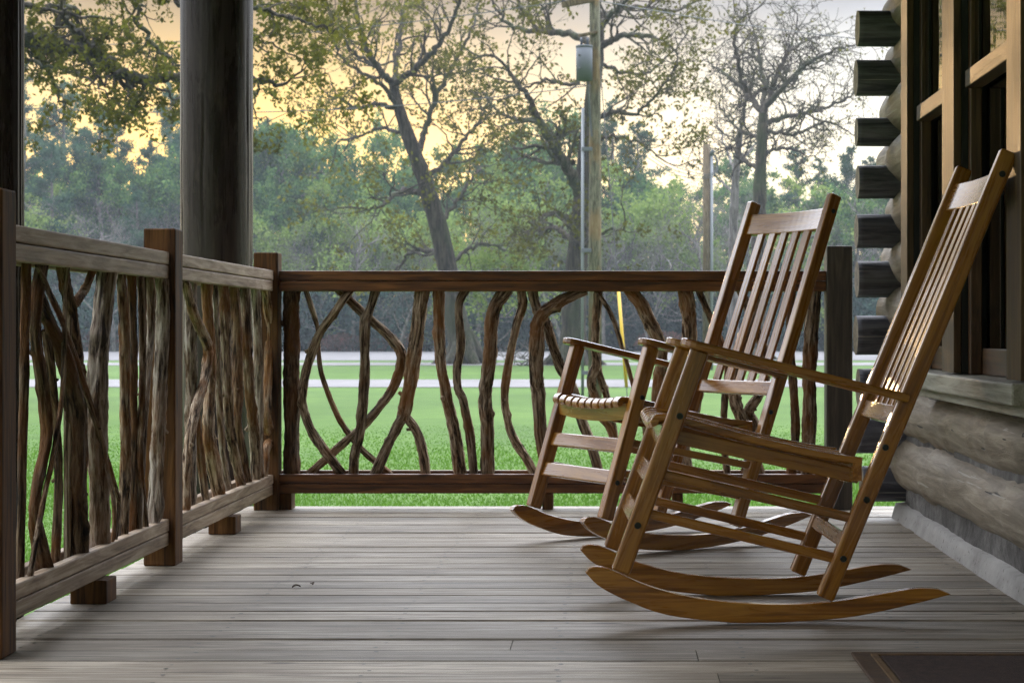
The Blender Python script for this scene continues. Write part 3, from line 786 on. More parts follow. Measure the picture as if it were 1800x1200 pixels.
    def apron(name, u, z, h, t):
        n = 16; bm = bmesh.new()
        ring = [(-W + .017 + (2 * W - .034) * k / n, z + dish(-W + .017 + (2 * W - .034) * k / n)) for k in range(n + 1)]
        ol = ring + [(w, zz - h) for w, zz in ring[::-1]]
        a = [bm.verts.new((w, u - U0 - t / 2, zz)) for w, zz in ol]; f = bm.faces.new(a)
        r = bmesh.ops.extrude_face_region(bm, geom=[f])
        for v in [g for g in r['geom'] if isinstance(g, bmesh.types.BMVert)]: v.co.y = u - U0 + t / 2
        bmesh.ops.recalc_face_normals(bm, faces=bm.faces[:])
        o = link(name, bm_mesh(name, bm), m, root)
        o.matrix_basis = Matrix(((0, 1, 0, 0), (1, 0, 0, 0), (0, 0, 1, 0), (0, 0, 0, 1)))
        return o
    apron('front_apron', .118, .487, .050, .022)
    apron('rear_apron', .585, .388, .045, .022)
    prof_t = [(.083, .478), (.078, .492), (.086, .505), (.105, .511), (.16, .502), (.30, .464), (.44, .430), (.53, .412), (.60, .402)]
    prof = smoothline(prof_t, 30)
    ns = 10; pitch = (2 * W - .036) / ns
    for k in range(ns):
        w = -W + .018 + pitch * (k + .5)
        th = .017
        tg = np.gradient(prof, axis=0); tg /= np.linalg.norm(tg, axis=1)[:, None]
        inn = prof + np.stack([tg[:, 1], -tg[:, 0]], 1) * th
        ol = [(a - U0, b + dish(w)) for a, b in prof] + [(a - U0, b + dish(w)) for a, b in inn[::-1]]
        prism('seat_slat', ol, w - pitch * .5 + .004, w + pitch * .5 - .004, m, root, .0035)
    return root
chair = make_chair()

def settle(root):
    bpy.context.view_layer.update()
    zm = min((root.matrix_world @ (c.matrix_basis @ v.co)).z for c in root.children if c.name.startswith('rocker') for v in c.data.vertices)
    root.location.z -= zm - .0015
def chair_at(o, x, y, yaw, pitch):
    o.rotation_mode = 'XYZ'
    o.rotation_euler = (0, pitch, yaw)
    o.location = (x, y, 0)
    settle(o)
chair2 = copy_tree(chair)
chair_at(chair, .342, 4.80, rad(2.5), 0.0)
tag(chair, 'brown slatted wooden rocking chair nearest the doormat, seen side on', 'rocking chair', 'rocking chairs on the porch')
chair_at(chair2, .145, 6.30, rad(31), -rad(2.2))
tag(chair2, 'brown slatted wooden rocking chair farther off by the end railing, turned towards the viewer', 'rocking chair', 'rocking chairs on the porch')

# ------------------------------------------------------------------ doormat
dm = tag(empty('doormat', (.78, 3.7, 0)), 'dark brown doormat with a tan border lying on the planks', 'doormat')
child_box('mat_rim', (.522, 3.28, .002), (1.045, 4.10, .010), M['mat_rim'], dm, bev=.003)
for lo, hi in (((.560, 3.32, .0085), (.574, 4.06, .0135)), ((.5745, 4.046, .0085), (1.02, 4.06, .0135))):
    child_box('border_line', lo, hi, M['mat_edge'], dm, bev=.001)
child_box('fibre_pad', (.580, 3.33, .0085), (1.02, 4.04, .0125), M['mat_fibre'], dm, bev=.002)

# ------------------------------------------------------------------ log cabin
cab = tag(empty('log_cabin', (1.2, 5.0, 0)), 'log cabin with grey hewn walls, a pair of sash windows and a porch roof', 'log cabin')
def log_mesh(name, p0, p1, r, mat, seed, lump=.07, cutmat=None):
    p0 = Vector(p0) - cab.location; p1 = Vector(p1) - cab.location
    d = p1 - p0; L = d.length
    n = max(12, int(L / .022)); sides = 48
    bm = bmesh.new(); rings = []
    rs = random.Random(seed)
    kn = [] if lump < .04 else [(rs.uniform(0, L), rs.uniform(0, 6.28), rs.uniform(.05, .12), rs.choice([-1, 1])) for _ in range(int(L * 6))]
    for i in range(n + 1):
        s = L * i / n; ring = []
        kk = [q for q in kn if abs(q[0] - s) < .35]
        for j in range(sides):
            a = 2 * math.pi * j / sides; ca, sa = math.cos(a), math.sin(a)
            h = lump * noise.noise(Vector((ca * .9 + seed * 5.1, sa * .9, s * 2.6))) + lump * .55 * noise.noise(Vector((ca * 2.2 + seed * 3.3, sa * 2.2, s * 6.5))) + .02 * noise.noise(Vector((ca * 5 + seed, sa * 5, s * 3)))
            for ks, ka, kh, sg in kk:       # swollen branch collars with one steep side
                u = (s - ks) * sg; ww = .16 if u < 0 else .022
                h += kh * math.exp(-(u / ww) ** 2) * max(0., math.cos(a - ka)) ** 2
            e = min(s, L - s); rr = r * (1 + h) * (1 if cutmat and lump < .04 else 1 - .10 * math.exp(-e / .008))
            ring.append(bm.verts.new((s - L / 2, rr * ca, rr * sa)))
        rings.append(ring)
    for i in range(n):
        for j in range(sides):
            f = bm.faces.new((rings[i][j], rings[i + 1][j], rings[i + 1][(j + 1) % sides], rings[i][(j + 1) % sides])); f.smooth = True
    f0 = bm.faces.new(rings[0]); f1 = bm.faces.new(rings[-1][::-1])
    bmesh.ops.recalc_face_normals(bm, faces=bm.faces[:])
    f0.material_index = f1.material_index = 1 if cutmat else 0
    o = link(name, bm_mesh(name, bm), mat, cab)
    if cutmat: o.data.materials.append(cutmat)
    o.matrix_basis = Matrix.Translation((p0 + p1) / 2) @ frame_of(d, (0, 0, 1)).to_4x4()
    return o
# logs of the side wall (running towards the viewer)
WY0, WY1, WZ0, WZ1 = 4.52, 6.34, .55, 2.15
for k in range(13):
    z = .212 + k * .190; r = .100; ax = 1.152 if k < 2 else 1.142
    e = 7.30 + .05 * math.sin(k * 2.3)
    ax += .012 * math.sin(k * 1.7)
    if WZ0 - .08 < z < WZ1 + .02:
        log_mesh('wall_log', (ax, WY1 - .03, z), (ax, e, z), r, M['log'], k + 1, cutmat=M['cut'])
        log_mesh('wall_log', (ax, -3.4, z), (ax, WY0 + .03, z), r, M['log'], k + 31, cutmat=M['cut'])
    else:
        log_mesh('wall_log', (ax, -3.4, z), (ax, e, z), r, M['log'], k + 1, .085, cutmat=M['cut'])
# logs of the end wall, their sawn ends sticking out past the corner
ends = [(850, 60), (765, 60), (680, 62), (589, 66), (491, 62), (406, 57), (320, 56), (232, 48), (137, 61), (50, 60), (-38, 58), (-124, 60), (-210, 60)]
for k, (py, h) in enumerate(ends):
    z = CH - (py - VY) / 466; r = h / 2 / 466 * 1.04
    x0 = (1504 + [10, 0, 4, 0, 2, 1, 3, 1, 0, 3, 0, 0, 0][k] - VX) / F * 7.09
    log_mesh('corner_log', (x0, 7.09, z), (4.2, 7.09, z), r, M['log_end_shaded'], k + 61, .035, cutmat=M['cut'])
def cab_box(name, lo, hi, mat, parent=None, **kw):
    root = parent or cab
    o = box(name, lo, hi, mat, root, **kw)
    off = Vector(cab.location)
    o.matrix_basis = Matrix.Translation(-off) @ o.matrix_basis
    return o
def rough_slab(name, x, y0, y1, z0, z1, seed, axis='x'):
    ny = max(2, int((y1 - y0) / .05)); nz = max(2, int((z1 - z0) / .03))
    ys = np.linspace(y0, y1, ny + 1); zs = np.linspace(z0, z1, nz + 1)
    V = []
    for zz in zs:
        for yy in ys:
            h = .010 * noise.noise(Vector((yy * 5, zz * 12, seed))) + .005 * noise.noise(Vector((yy * 30, zz * 40, seed)))
            V.append((x + h, yy, zz) if axis == 'x' else (yy, x + h, zz))
    V = np.array(V) - np.array(cab.location)[None]
    i = np.arange(nz)[:, None] * (ny + 1) + np.arange(ny)[None]
    q = np.stack([i, i + ny + 1, i + ny + 2, i + 1], -1).reshape(-1, 4)
    if axis != 'x': q = q[:, ::-1]
    return link(name, mesh_arrays(name, V, q, True), M['chink'], cab)
rough_slab('chinking', 1.103, -3.4, 7.08, 0, .56, 1)
rough_slab('chinking', 1.098, 6.30, 7.08, .56, 2.5, 2)
rough_slab('chinking', 1.098, -3.4, 4.56, .56, 2.5, 3)
rough_slab('chinking', 1.098, 4.50, 6.36, 2.10, 2.5, 4)
rough_slab('chinking', 7.07, 1.12, 4.2, 0, 2.5, 5, 'y')
cab_box('inner_wall', (4.2, -3.4, GZ), (4.3, 7.2, 2.5), M['inside'])
cab_box('inner_wall', (1.14, -3.5, GZ), (4.2, -3.4, 2.5), M['inside'])
cab_box('inner_wall', (1.30, 7.11, GZ), (4.2, 7.16, 2.5), M['inside'])
cab_box('inner_wall', (1.19, -3.4, GZ), (4.2, 7.10, .02), M['inside'])
# concrete curb at the wall's foot
def curb():
    sec = [(1.064, .0), (1.066, .010), (1.073, .034), (1.080, .056), (1.19, .072), (1.19, -.04), (1.064, -.04)]
    n = 160; V = []; s = len(sec)
    for i in range(n + 1):
        y = -3.4 + (7.14 + 3.4) * i / n
        for k, (x, z) in enumerate(sec):
            w = .0025 * noise.noise(Vector((y * 3, k * .3, 4))) + .0015 * noise.noise(Vector((y * 17, k * 3.7, 9)))
            V.append((x + (w if k < 5 else 0), y, z + (w if 0 < k < 5 else 0)))
    V = np.array(V) - np.array(cab.location)[None]
    i = np.arange(n)[:, None] * s + np.arange(s)[None]; j = np.arange(n)[:, None] * s + (np.arange(s)[None] + 1) % s
    q = np.stack([i, i + s, j + s, j], -1).reshape(-1, 4)
    link('concrete_curb', mesh_arrays('concrete_curb', V, q, True), M['curb'], cab)
curb()
# windows
XC, XS = .982, 1.011
win = link('window', bm_mesh('window', box_bm(.30, .13, 1.75, .004)), M['trim'], cab)   # middle casing carries the pair
win.matrix_basis = Matrix.Translation(Vector((XC + .15, 5.485, .545 + .875)) - Vector(cab.location))
bpy.data.objects.remove(win)
def wpart(name, lo, hi, mat, par, **kw):
    o = box(name, lo, hi, mat, par, **kw)
    o.matrix_basis = Matrix.Translation(-Vector(cab.location)) @ o.matrix_basis
    return o
def window(y0, y1):
    """opening y0..y1 in the side wall"""
    b = wpart('window', (XS + .012, y0, .585), (XS + .045, y0 + .04, 2.05), M['sash'], cab, grain='z')
    root = b
    inv = (Matrix.Translation(Vector(b.matrix_basis.translation) + Vector((0, 0, 0))) @ b.matrix_basis.to_3x3().to_4x4()).inverted()
    def sub(name, lo, hi, mat, **kw):
        o = wpart(name, lo, hi, mat, None, **kw)
        M0 = o.matrix_basis.copy(); o.parent = root; o.matrix_basis = inv @ M0
        return o
    # upper sash (outer), lower sash (inner)
    zt, zm, zb = 2.05, 1.40, .585
    sub('sash', (XS + .012, y1 - .04, zb), (XS + .045, y1, zt), M['sash'], grain='z')
    sub('meeting_rail', (XS - .004, y0 + .0405, zm), (XS + .045, y1 - .0405, zm + .05), M['trim'], grain='y')
    sub('bottom_rail', (XS + .045, y0 + .041, zb), (XS + .075, y1 - .041, zb + .075), M['sash'], grain='y')
    sub('top_rail', (XS + .012, y0 + .041, zt - .06), (XS + .04, y1 - .041, zt - .001), M['sash'], grain='y')
    sub('pane', (XS + .024, y0 + .041, zm + .0505), (XS + .028, y1 - .041, zt - .0605), M['glass'], bev=0)
    sub('pane', (XS + .055, y0 + .041, zb + .0755), (XS + .059, y1 - .041, zm - .0005), M['glass'], bev=0)
    return root
window(5.583, 6.238); window(4.672, 5.388)
for y0, y1 in ((6.240, 6.372), (5.390, 5.581), (4.506, 4.670)):
    cab_box('window_casing', (XC, y0, .589), (XC + .022, y1, 2.16), M['trim'], grain='z', bev=.002)
    cab_box('window_jamb', (XC + .0225, y0 + .004, .586), (1.17, y1 - .004, 2.16), M['trim_shaded'], grain='z', bev=.002)
cab_box('window_head', (XC, 4.50, 2.1605), (1.17, 6.38, 2.30), M['trim'], grain='y')
cab_box('window_sill', (.952, 4.47, .530), (1.145, 6.41, .5835), M['sill'], grain='y', bev=.006)
cab_box('window_apron', (.99, 4.49, .50), (1.10, 6.39, .529), M['sill'], grain='y', bev=.003)
# porch roof: boarded ceiling, beam on the columns and shingled top
cab_box('porch_ceiling', (-2.05, -3.6, 2.56), (4.4, 8.35, 2.60), M['ceil'], grain='y')
cab_box('roof', (-2.15, -3.7, 2.605), (4.5, 8.45, 2.72), M['rail_grey'], grain='y')
cab_box('porch_beam', (-1.74, -3.5, 2.40), (-1.54, 8.2, 2.555), M['post'], grain='y')

# ------------------------------------------------------------------ utility poles and wires
def poleobj():
    Y = 34.0; X = (1046 - VX) / F * Y
    root = tag(empty('utility_pole', (X, Y, GZ)), 'tall wooden utility pole carrying a grey transformer can', 'utility pole')
    R = lambda px, py, dy=0: P(px, py, Y + dy) - root.location
    b = MB(); b.tube([(0, 0, 0), (0, 0, 3), (.0, 0, 6), (-.02, 0, 9.2)], [.125, .115, .10, .085], 20, True); b.build('pole', M['pole'], root)
    b = MB(); c = R(1027, 110, -.22)
    b.tube([c + Vector((0, 0, -.33)), c + Vector((0, 0, -.325)), c + Vector((0, 0, .27)), c + Vector((0, 0, .275))], [.05, .148, .148, .13], 24, True)
    b.tube([c + Vector((0, 0, .265)), c + Vector((0, 0, .30)), c + Vector((0, 0, .31))], [.155, .15, .02], 24, True)
    tr = b.build('transformer', M['metal'], root)
    for dx in (-.05, .06):
        b = MB(); q = c + Vector((dx, -.03, .30)); b.tube([q, q + Vector((0, 0, .05)), q + Vector((0, 0, .10)), q + Vector((0, 0, .15))], [.03, .02, .03, .012], 10, True); b.build('bushing', M['ceramic'], tr)
    for dz in (-.12, .12):
        b = MB(); q = c + Vector((-.09, -.125, dz)); b.tube([q, q + Vector((0, -.02, 0))], [.02, .018], 8, True); b.build('lug', M['steel'], tr)
    b = MB(); b.tube([R(1024, 700, -.05), R(1024, 440, -.05), R(1024.5, 190, -.05)], [.028] * 3, 12, True); b.build('conduit', M['white_pipe'], root)
    for py in (262, 440, 655):
        o = link('bracket', bm_mesh('bracket', box_bm(.22, .05, .07, .005)), M['metal'], root); o.location = R(1033, py, -.07)
    for py in (4, 60):
        o = link('crossarm' if py == 4 else 'steel_bracket', bm_mesh('crossarm', box_bm(.6 if py == 4 else .35, .09, .1 if py == 4 else .05, .006)), M['pole_dark'], root)
        o.location = R(1016 if py == 4 else 1034, py, -.13); o.rotation_euler = (0, rad(-12), rad(8))
    for px_, py in ((990, 6), (1005, 2), (1020, -2)):
        b = MB(); q = R(px_, py, -.13); b.tube([q, q + Vector((0, 0, .06)), q + Vector((0, 0, .12))], [.04, .03, .02], 10, True); b.build('insulator', M['ceramic'], root)
    b = MB(); b.tube([R(1032, 140, -.2), R(1034, 165, -.22), R(1036, 190, -.1), R(1040, 240, -.13)], [.02] * 4, 8); b.build('cable', M['steel'], root)
    # guy wire with yellow guard
    g0 = P(1053, 95, Y); g1 = P(1103, 702, 33.0); g1.z = GZ
    gr = tag(empty('guy_wire', g1), 'thin steel guy wire with a bright yellow guard tube near the ground', 'guy wire')
    b = MB(); b.tube([g0 - g1, (g0 - g1) * .5, Vector((0, 0, 0))], [.009] * 3, 6); b.build('wire', M['steel'], gr)
    d = g0 - g1
    b = MB(); b.tube([d * .035, d * .16, d * .315], [.030, .030, .030], 12, True); b.build('guard', M['yellow'], gr)
    # second pole
    Y2 = 58.0; X2 = (1242 - VX) / F * Y2
    r2 = tag(empty('utility_pole', (X2, Y2, GZ)), 'shorter dark utility pole with a pale pipe strapped to its side', 'utility pole')
    zt = CH - (254 - VY) / F * Y2 - GZ
    b = MB(); b.tube([(0, 0, 0), (0, 0, zt * .5), (0, 0, zt)], [.125, .12, .115], 16, True); b.build('pole', M['pole_dark'], r2)
    b = MB(); b.tube([(.155, -.05, 0), (.155, -.05, zt - .3)], [.045] * 2, 10, True); b.build('conduit', M['white_pipe'], r2)
    b = MB(); b.tube([(.13, -.05, zt - .35), (.2, -.06, zt - .2), (.26, -.06, zt - .25)], [.06, .07, .03], 10, True); b.build('weatherhead', M['metal'], r2)
    b = MB()
    for k in range(3):
        b.tube(smoothline([(.2, -.06, zt - .25), (.35, -.1, zt - .6 - .1 * k), (.05, -.2, zt - .95 - .05 * k), (-.9, .1, zt - .7 - .12 * k), (-1.5 - .2 * k, .1, zt - .35)], 16), [.014] * 16, 5)
    b.build('cable', M['steel'], r2)
    # power lines
    def line(a, c, sag, label):
        a = Vector(a); c = Vector(c)
        root = tag(empty('power_line', a), label, 'power line', 'power lines over the lawn')
        pts = [(c - a) * t + Vector((0, 0, -4 * sag * t * (1 - t))) for t in np.linspace(0, 1, 24)]
        b = MB(); b.tube(pts, [.010] * 24, 5); b.build('wire', M['steel'], root)
    top = P(1020, -6, 34)
    line(P(1005, 0, 33.9), P(-420, 60, 40), .5, 'thin wire leaving the pole crossarm for the upper left')
    line(P(1040, 150, 33.9), P(-420, 140, 34), .55, 'lower thin wire crossing in front of the leafy limbs at left')
    line(P(1020, -4, 33.9), P(2300, 40, 60), .9, 'thin wire running from the crossarm over to the cabin side')
poleobj()

# ------------------------------------------------------------------ trees
def rot_about(d, ang, az):
    d = d / np.linalg.norm(d)
    ref = np.array([0., 0., 1.]) if abs(d[2]) < .9 else np.array([1., 0., 0.])
    a = np.cross(d, ref); a /= np.linalg.norm(a); b = np.cross(d, a)
    return d * math.cos(ang) + (a * math.cos(az) + b * math.sin(az)) * math.sin(ang)

def grow(mb, tips, p, d, L, r, lev, trop=.15, wig=.22, nch=(3, 5), spread=(.5, 1.0), shrink=.62, minr=.006):
    n = 6 if lev > 1 else 4
    pts = [np.array(p, float)]; d = np.array(d, float); d /= np.linalg.norm(d)
    dirs = []
    for i in range(n):
        d = d + rng.normal(0, wig, 3) + np.array([0, 0, trop]); d /= np.linalg.norm(d)
        dirs.append(d.copy()); pts.append(pts[-1] + d * L / n)
    re = max(minr * .6, r * .45)
    rr = np.linspace(r, re, n + 1)
    mb.tube(pts, rr, 6 if lev > 2 else (4 if lev > 0 else 3))
    if lev <= 0:
        for i in range(1, n + 1): tips.append(pts[i])
        return
    k = rng.integers(nch[0], nch[1] + 1)
    az0 = rng.uniform(0, 6.28)
    for c in range(k):
        t = rng.uniform(.3, 1.0) if c else 1.0
        i = min(n, max(1, int(round(t * n))))
        cd = rot_about(dirs[i - 1], rng.uniform(*spread) * (.6 if c == 0 else 1), az0 + c * 2.4 + rng.normal(0, .4))
        grow(mb, tips, pts[i], cd, L * shrink * rng.uniform(.75, 1.2), max(minr, rr[i] * .72), lev - 1, trop, wig, nch, spread, shrink, minr)

def hero(name, label, cat, base, Y, trunk, limbs, bark_m, leaf_m, leafn, leafsize, lev=2, sub=(.9, 1.5), nsub=7, spreadY=4.0, trop=.06, group=None, wig=.25, shrink=.6, leafjit=.17, minr=.008):
    bx = P(base[0], base[1], Y); bx.z = GZ
    root = tag(empty(name, bx), label, cat, group)
    tb = MB(); lb = MB(); cb = MB(); tips = []
    tp = [np.array(P(x, y, Y) - bx) for x, y, _ in trunk]
    tp[0][2] = -.15
    tpts = smoothline(tp, 36); tr = np.interp(np.linspace(0, 1, 36), np.linspace(0, 1, len(trunk)), [t[2] for t in trunk])
    tr = tr * (1 + .06 * rng.normal(size=36))
    tb.tube(tpts, tr, 12)
    if trunk[0][2] > trunk[1][2] * 1.15:     # root flare
        for k in range(6):
            a = k * 1.05 + rng.uniform(-.2, .2); R0 = trunk[0][2]
            tb.tube([(math.cos(a) * .25 * R0, math.sin(a) * .25 * R0, R0 * 1.8), (math.cos(a) * .8 * R0, math.sin(a) * .8 * R0, R0 * .6), (math.cos(a) * 1.9 * R0, math.sin(a) * 1.9 * R0, -.1)], [R0 * .35, R0 * .4, R0 * .2], 8)
    for pl, r0, r1 in limbs:
        dy = 0; sgn = rng.choice([-1, 1]); ln = len(pl); lp = []
        for k, (x, y) in enumerate(pl):
            dy = sgn * spreadY * (k / max(1, ln - 1)) * rng.uniform(.6, 1.0) if k else 0
            q = P(x, y, Y + dy); lp.append(np.array(q - bx))
        n = 6 * ln; c = smoothline(lp, n); c[1:] += rng.normal(0, .035, (n - 1, 3))
        rr = np.linspace(r0, r1, n)
        cb.tube(c, rr, 8)
        dd = np.gradient(c, axis=0)
        tot = np.linalg.norm(np.diff(c, axis=0), axis=1).sum()
        for k in range(int(nsub * max(1, tot / 2.2))):
            i = int(rng.uniform(.18, 1) * (n - 1))
            cd = rot_about(dd[i], rng.uniform(.5, 1.15), rng.uniform(0, 6.28))
            grow(cb, tips, c[i], cd, rng.uniform(*sub), max(minr, rr[i] * .5), lev, trop, wig, (2, 4), (.4, 1.0), shrink, minr)
        grow(cb, tips, c[-1], dd[-1], sub[1], r1, lev, trop, wig, (3, 4), (.4, .9), shrink, minr)
    tb.build('trunk', bark_m, root)
    cb.build('limbs', bark_m, root)
    if leafn > 0 and tips:
        T = np.array(tips); nl_ = int(leafn * len(T)); T = T[rng.permutation(len(T))[:int(.45 * len(T)) + 1]]; pick = T[rng.integers(0, len(T), nl_)]
        pick = pick + rng.normal(0, leafjit, pick.shape) * rng.uniform(.2, 1, (len(pick), 1))
        lb.leaves(pick, leafsize, .6); lb.build('crown', leaf_m, root, False)
    return root

hero('oak_tree', 'leaning oak with thin yellow-green leaves left of the transformer pole', 'tree', (816, 643), 68.0,
     [(818, 643, .62), (810, 600, .46), (797, 540, .40), (786, 470, .37), (771, 400, .34), (750, 330, .30), (733, 280, .27), (716, 235, .24), (700, 185, .19), (691, 150, .16)],
     [([(691, 150), (668, 124), (645, 84), (630, 35), (620, -30)], .14, .05), ([(695, 160), (697, 110), (704, 55), (713, 0), (716, -40)], .12, .04),
      ([(691, 148), (730, 122), (768, 82), (795, 40), (812, -10)], .14, .05), ([(733, 280), (747, 230), (770, 165), (800, 110), (826, 60), (842, 5)], .13, .04),
      ([(700, 190), (664, 186), (630, 190), (600, 176), (566, 160)], .10, .03), ([(745, 320), (788, 280), (820, 240), (850, 200), (872, 150)], .11, .03),
      ([(738, 340), (704, 336), (682, 352), (660, 366), (618, 366)], .12, .03), ([(768, 400), (800, 360), (826, 318), (850, 290)], .10, .03),
      ([(782, 462), (752, 440), (720, 446), (696, 474)], .11, .04), ([(715, 235), (670, 225), (630, 240), (590, 250)], .09, .03),
      ([(700, 190), (672, 150), (610, 110), (580, 60)], .10, .03), ([(785, 470), (820, 440), (860, 430), (890, 440)], .09, .03),
      ([(660, 115), (620, 90), (590, 40), (570, 0)], .07, .03)],
     M['bark_tree'], M['leaf_oak'], 1.35, .16, sub=(1.0, 1.7), nsub=5)
hero('oak_tree', 'big mossy oak with heavy forked limbs right behind the transformer pole', 'tree', (1008, 645), 66.0,
     [(1008, 645, .60), (1008, 590, .46), (1010, 520, .42), (1013, 470, .39), (1022, 380, .34), (1030, 280, .31), (1040, 180, .27), (1050, 100, .23), (1052, 50, .18), (1045, -20, .12)],
     [([(1020, 345), (1000, 300), (970, 250), (944, 208), (926, 170), (890, 120)], .24, .06), ([(1048, 80), (1005, 60), (950, 56), (900, 48), (872, 15)], .16, .05),
      ([(1050, 82), (1090, 66), (1140, 62), (1180, 80)], .14, .04), ([(1052, 50), (1080, 20), (1115, -8)], .13, .05), ([(1052, 30), (1120, 12), (1180, 20), (1228, 2)], .11, .04),
      ([(1036, 215), (1080, 196), (1112, 200), (1150, 170), (1190, 120)], .10, .03), ([(1012, 405), (992, 382), (972, 374), (950, 385)], .15, .05),
      ([(1008, 425), (976, 400), (952, 408), (936, 384)], .12, .04), ([(1008, 285), (962, 286), (930, 276)], .12, .04), ([(944, 208), (910, 210), (870, 190), (850, 160)], .08, .03),
      ([(1030, 260), (1070, 240), (1120, 250), (1160, 280)], .08, .03), ([(1045, 130), (1000, 150), (960, 140), (900, 170)], .09, .03), ([(1015, 440), (1060, 410), (1100, 400)], .08, .03),
      ([(1050, 110), (1100, 130), (1150, 120), (1210, 60)], .08, .03), ([(950, 56), (920, 20), (900, -20)], .08, .03)],
     M['bark_tree'], M['leaf_oak'], 1.3, .16, sub=(1.0, 1.7), nsub=5)
hero('bare_tree', 'tall bare tree with a wide tangle of twigs beside the cabin corner', 'tree', (1335, 632), 78.0,
     [(1335, 632, .42), (1333, 500, .34), (1334, 400, .30), (1336, 320, .27), (1340, 240, .24), (1342, 200, .20)],
     [([(1342, 202), (1312, 162), (1280, 134), (1246, 112)], .15, .04), ([(1312, 162), (1296, 110), (1290, 60), (1302, 34)], .11, .04), ([(1342, 200), (1344, 150), (1334, 100), (1326, 52)], .13, .04),
      ([(1344, 196), (1362, 140), (1386, 90), (1402, 40)], .13, .04), ([(1346, 186), (1400, 130), (1442, 100), (1484, 84)], .13, .04), ([(1344, 216), (1400, 200), (1452, 190), (1502, 164)], .12, .04),
      ([(1342, 270), (1382, 260), (1424, 276)], .09, .03), ([(1338, 244), (1292, 222), (1262, 186)], .09, .03), ([(1340, 230), (1400, 235), (1450, 215), (1490, 230)], .09, .03),
      ([(1336, 300), (1300, 270), (1306, 200), (1330, 120)], .11, .03), ([(1386, 90), (1420, 70), (1460, 60)], .07, .03)],
     M['bark_tree'], M['leaf_oak'], 0.10, .14, sub=(.9, 1.6), nsub=9, wig=.36, trop=.03, minr=.014)
hero('bare_tree', 'slim bare tree with a forked stem just left of the wide twiggy one', 'tree', (1290, 632), 84.0,
     [(1290, 632, .28), (1288, 500, .24), (1290, 380, .2), (1294, 300, .17), (1302, 230, .13)],
     [([(1302, 230), (1312, 180), (1322, 130)], .08, .03), ([(1294, 300), (1276, 260), (1262, 220)], .08, .03), ([(1290, 340), (1250, 300), (1220, 280)], .07, .03), ([(1294, 290), (1330, 250), (1340, 220)], .07, .03)],
     M['bark_grey'], M['leaf_oak'], 0.0, .14, sub=(.8, 1.3), nsub=5, wig=.3)
hero('oak_tree', 'overhanging oak whose dark limbs reach in from the left above the railing', 'tree', (-270, 740), 31.0,
     [(-270, 740, .42), (-262, 500, .34), (-245, 300, .30), (-215, 130, .26), (-180, 0, .2)],
     [([(-215, 125), (-110, 60), (-30, 46), (42, 62), (105, 78), (160, 92), (213, 123), (253, 138), (320, 132), (400, 140), (455, 141), (490, 150)], .20, .035),
      ([(-30, 50), (40, 74), (75, 115), (96, 148), (112, 190)], .08, .02), ([(-200, 60), (-60, 0), (60, 18), (125, 12), (146, 60), (180, 80)], .09, .02), ([(160, 92), (130, 50), (110, 20), (120, -40)], .06, .02),
      ([(-180, 0), (0, -60), (140, -50), (230, 4), (246, 44), (282, 92), (312, 112)], .09, .015), ([(140, -50), (280, -20), (330, 16), (400, 20), (452, 14), (500, 30), (560, 45), (586, 58)], .07, .012),
      ([(330, 16), (400, 50), (450, 68), (500, 92), (556, 118), (580, 132)], .03, .008), ([(253, 138), (300, 170), (330, 180)], .03, .01), ([(455, 141), (452, 175), (450, 208), (480, 205)], .02, .008),
      ([(400, 60), (450, 84), (480, 108), (500, 130)], .02, .006), ([(213, 123), (180, 140), (150, 160), (160, 190)], .03, .01), ([(60, 18), (170, 30), (230, 60), (250, 90)], .03, .01),
      ([(-30, 46), (60, 110), (140, 130), (200, 175)], .04, .01), ([(450, 14), (470, -10), (520, -20)], .02, .008)],
     M['bark_tree'], M['leaf_oak'], 2.6, .085, lev=2, sub=(.35, .65), nsub=5, spreadY=1.2, trop=0.0, leafjit=.075, minr=.005)

# --- prototypes of the woodland
def part_tree(name, trunkmb, leafmb, bm_, lm_, crown='crown'):
    root = empty(name)
    if trunkmb is not None: trunkmb.build('trunk', bm_, root)
    if leafmb is not None: leafmb.build(crown, lm_, root, False)
    return root
def proto_broad(H, R, leaf_n, size, lm, bm_=None, bare=False, lev=3, start=.35, dens=.3):
    tb = MB(); lb = MB(); tips = []
    pts = [np.array([0, 0, -.2])]; d = np.array([0, 0, 1.])
    for i in range(10):
        d = d + rng.normal(0, .07, 3); d[2] = max(d[2], .8); d /= np.linalg.norm(d); pts.append(pts[-1] + d * H * .82 / 10)
    r = np.linspace(H * .019, H * .006, 11); tb.tube(pts, r, 9)
    nl = 11
    for k in range(nl):
        t = start + (1 - start) * k / (nl - 1); i = t * 10; i0 = min(9, int(i)); p = pts[i0] + (pts[i0 + 1] - pts[i0]) * (i - i0)
        az = k * 2.4 + rng.uniform(-.4, .4)
        el = .25 + .9 * t + rng.uniform(-.2, .2)
        dd = np.array([math.cos(az) * math.cos(el), math.sin(az) * math.cos(el), math.sin(el)])
        grow(tb, tips, p, dd, R * rng.uniform(.55, .8) * (1.15 - .5 * t), H * .007, lev, .05, .22, (2, 4), (.4, 1.0), .62, .008)
    if not bare:
        T = np.array(tips); c = T[rng.integers(0, len(T), leaf_n)] + rng.normal(0, dens, (leaf_n, 3)) * rng.uniform(.15, 1, (leaf_n, 1))
        lb.leaves(c, size, .6)
    return tb, (None if bare else lb)
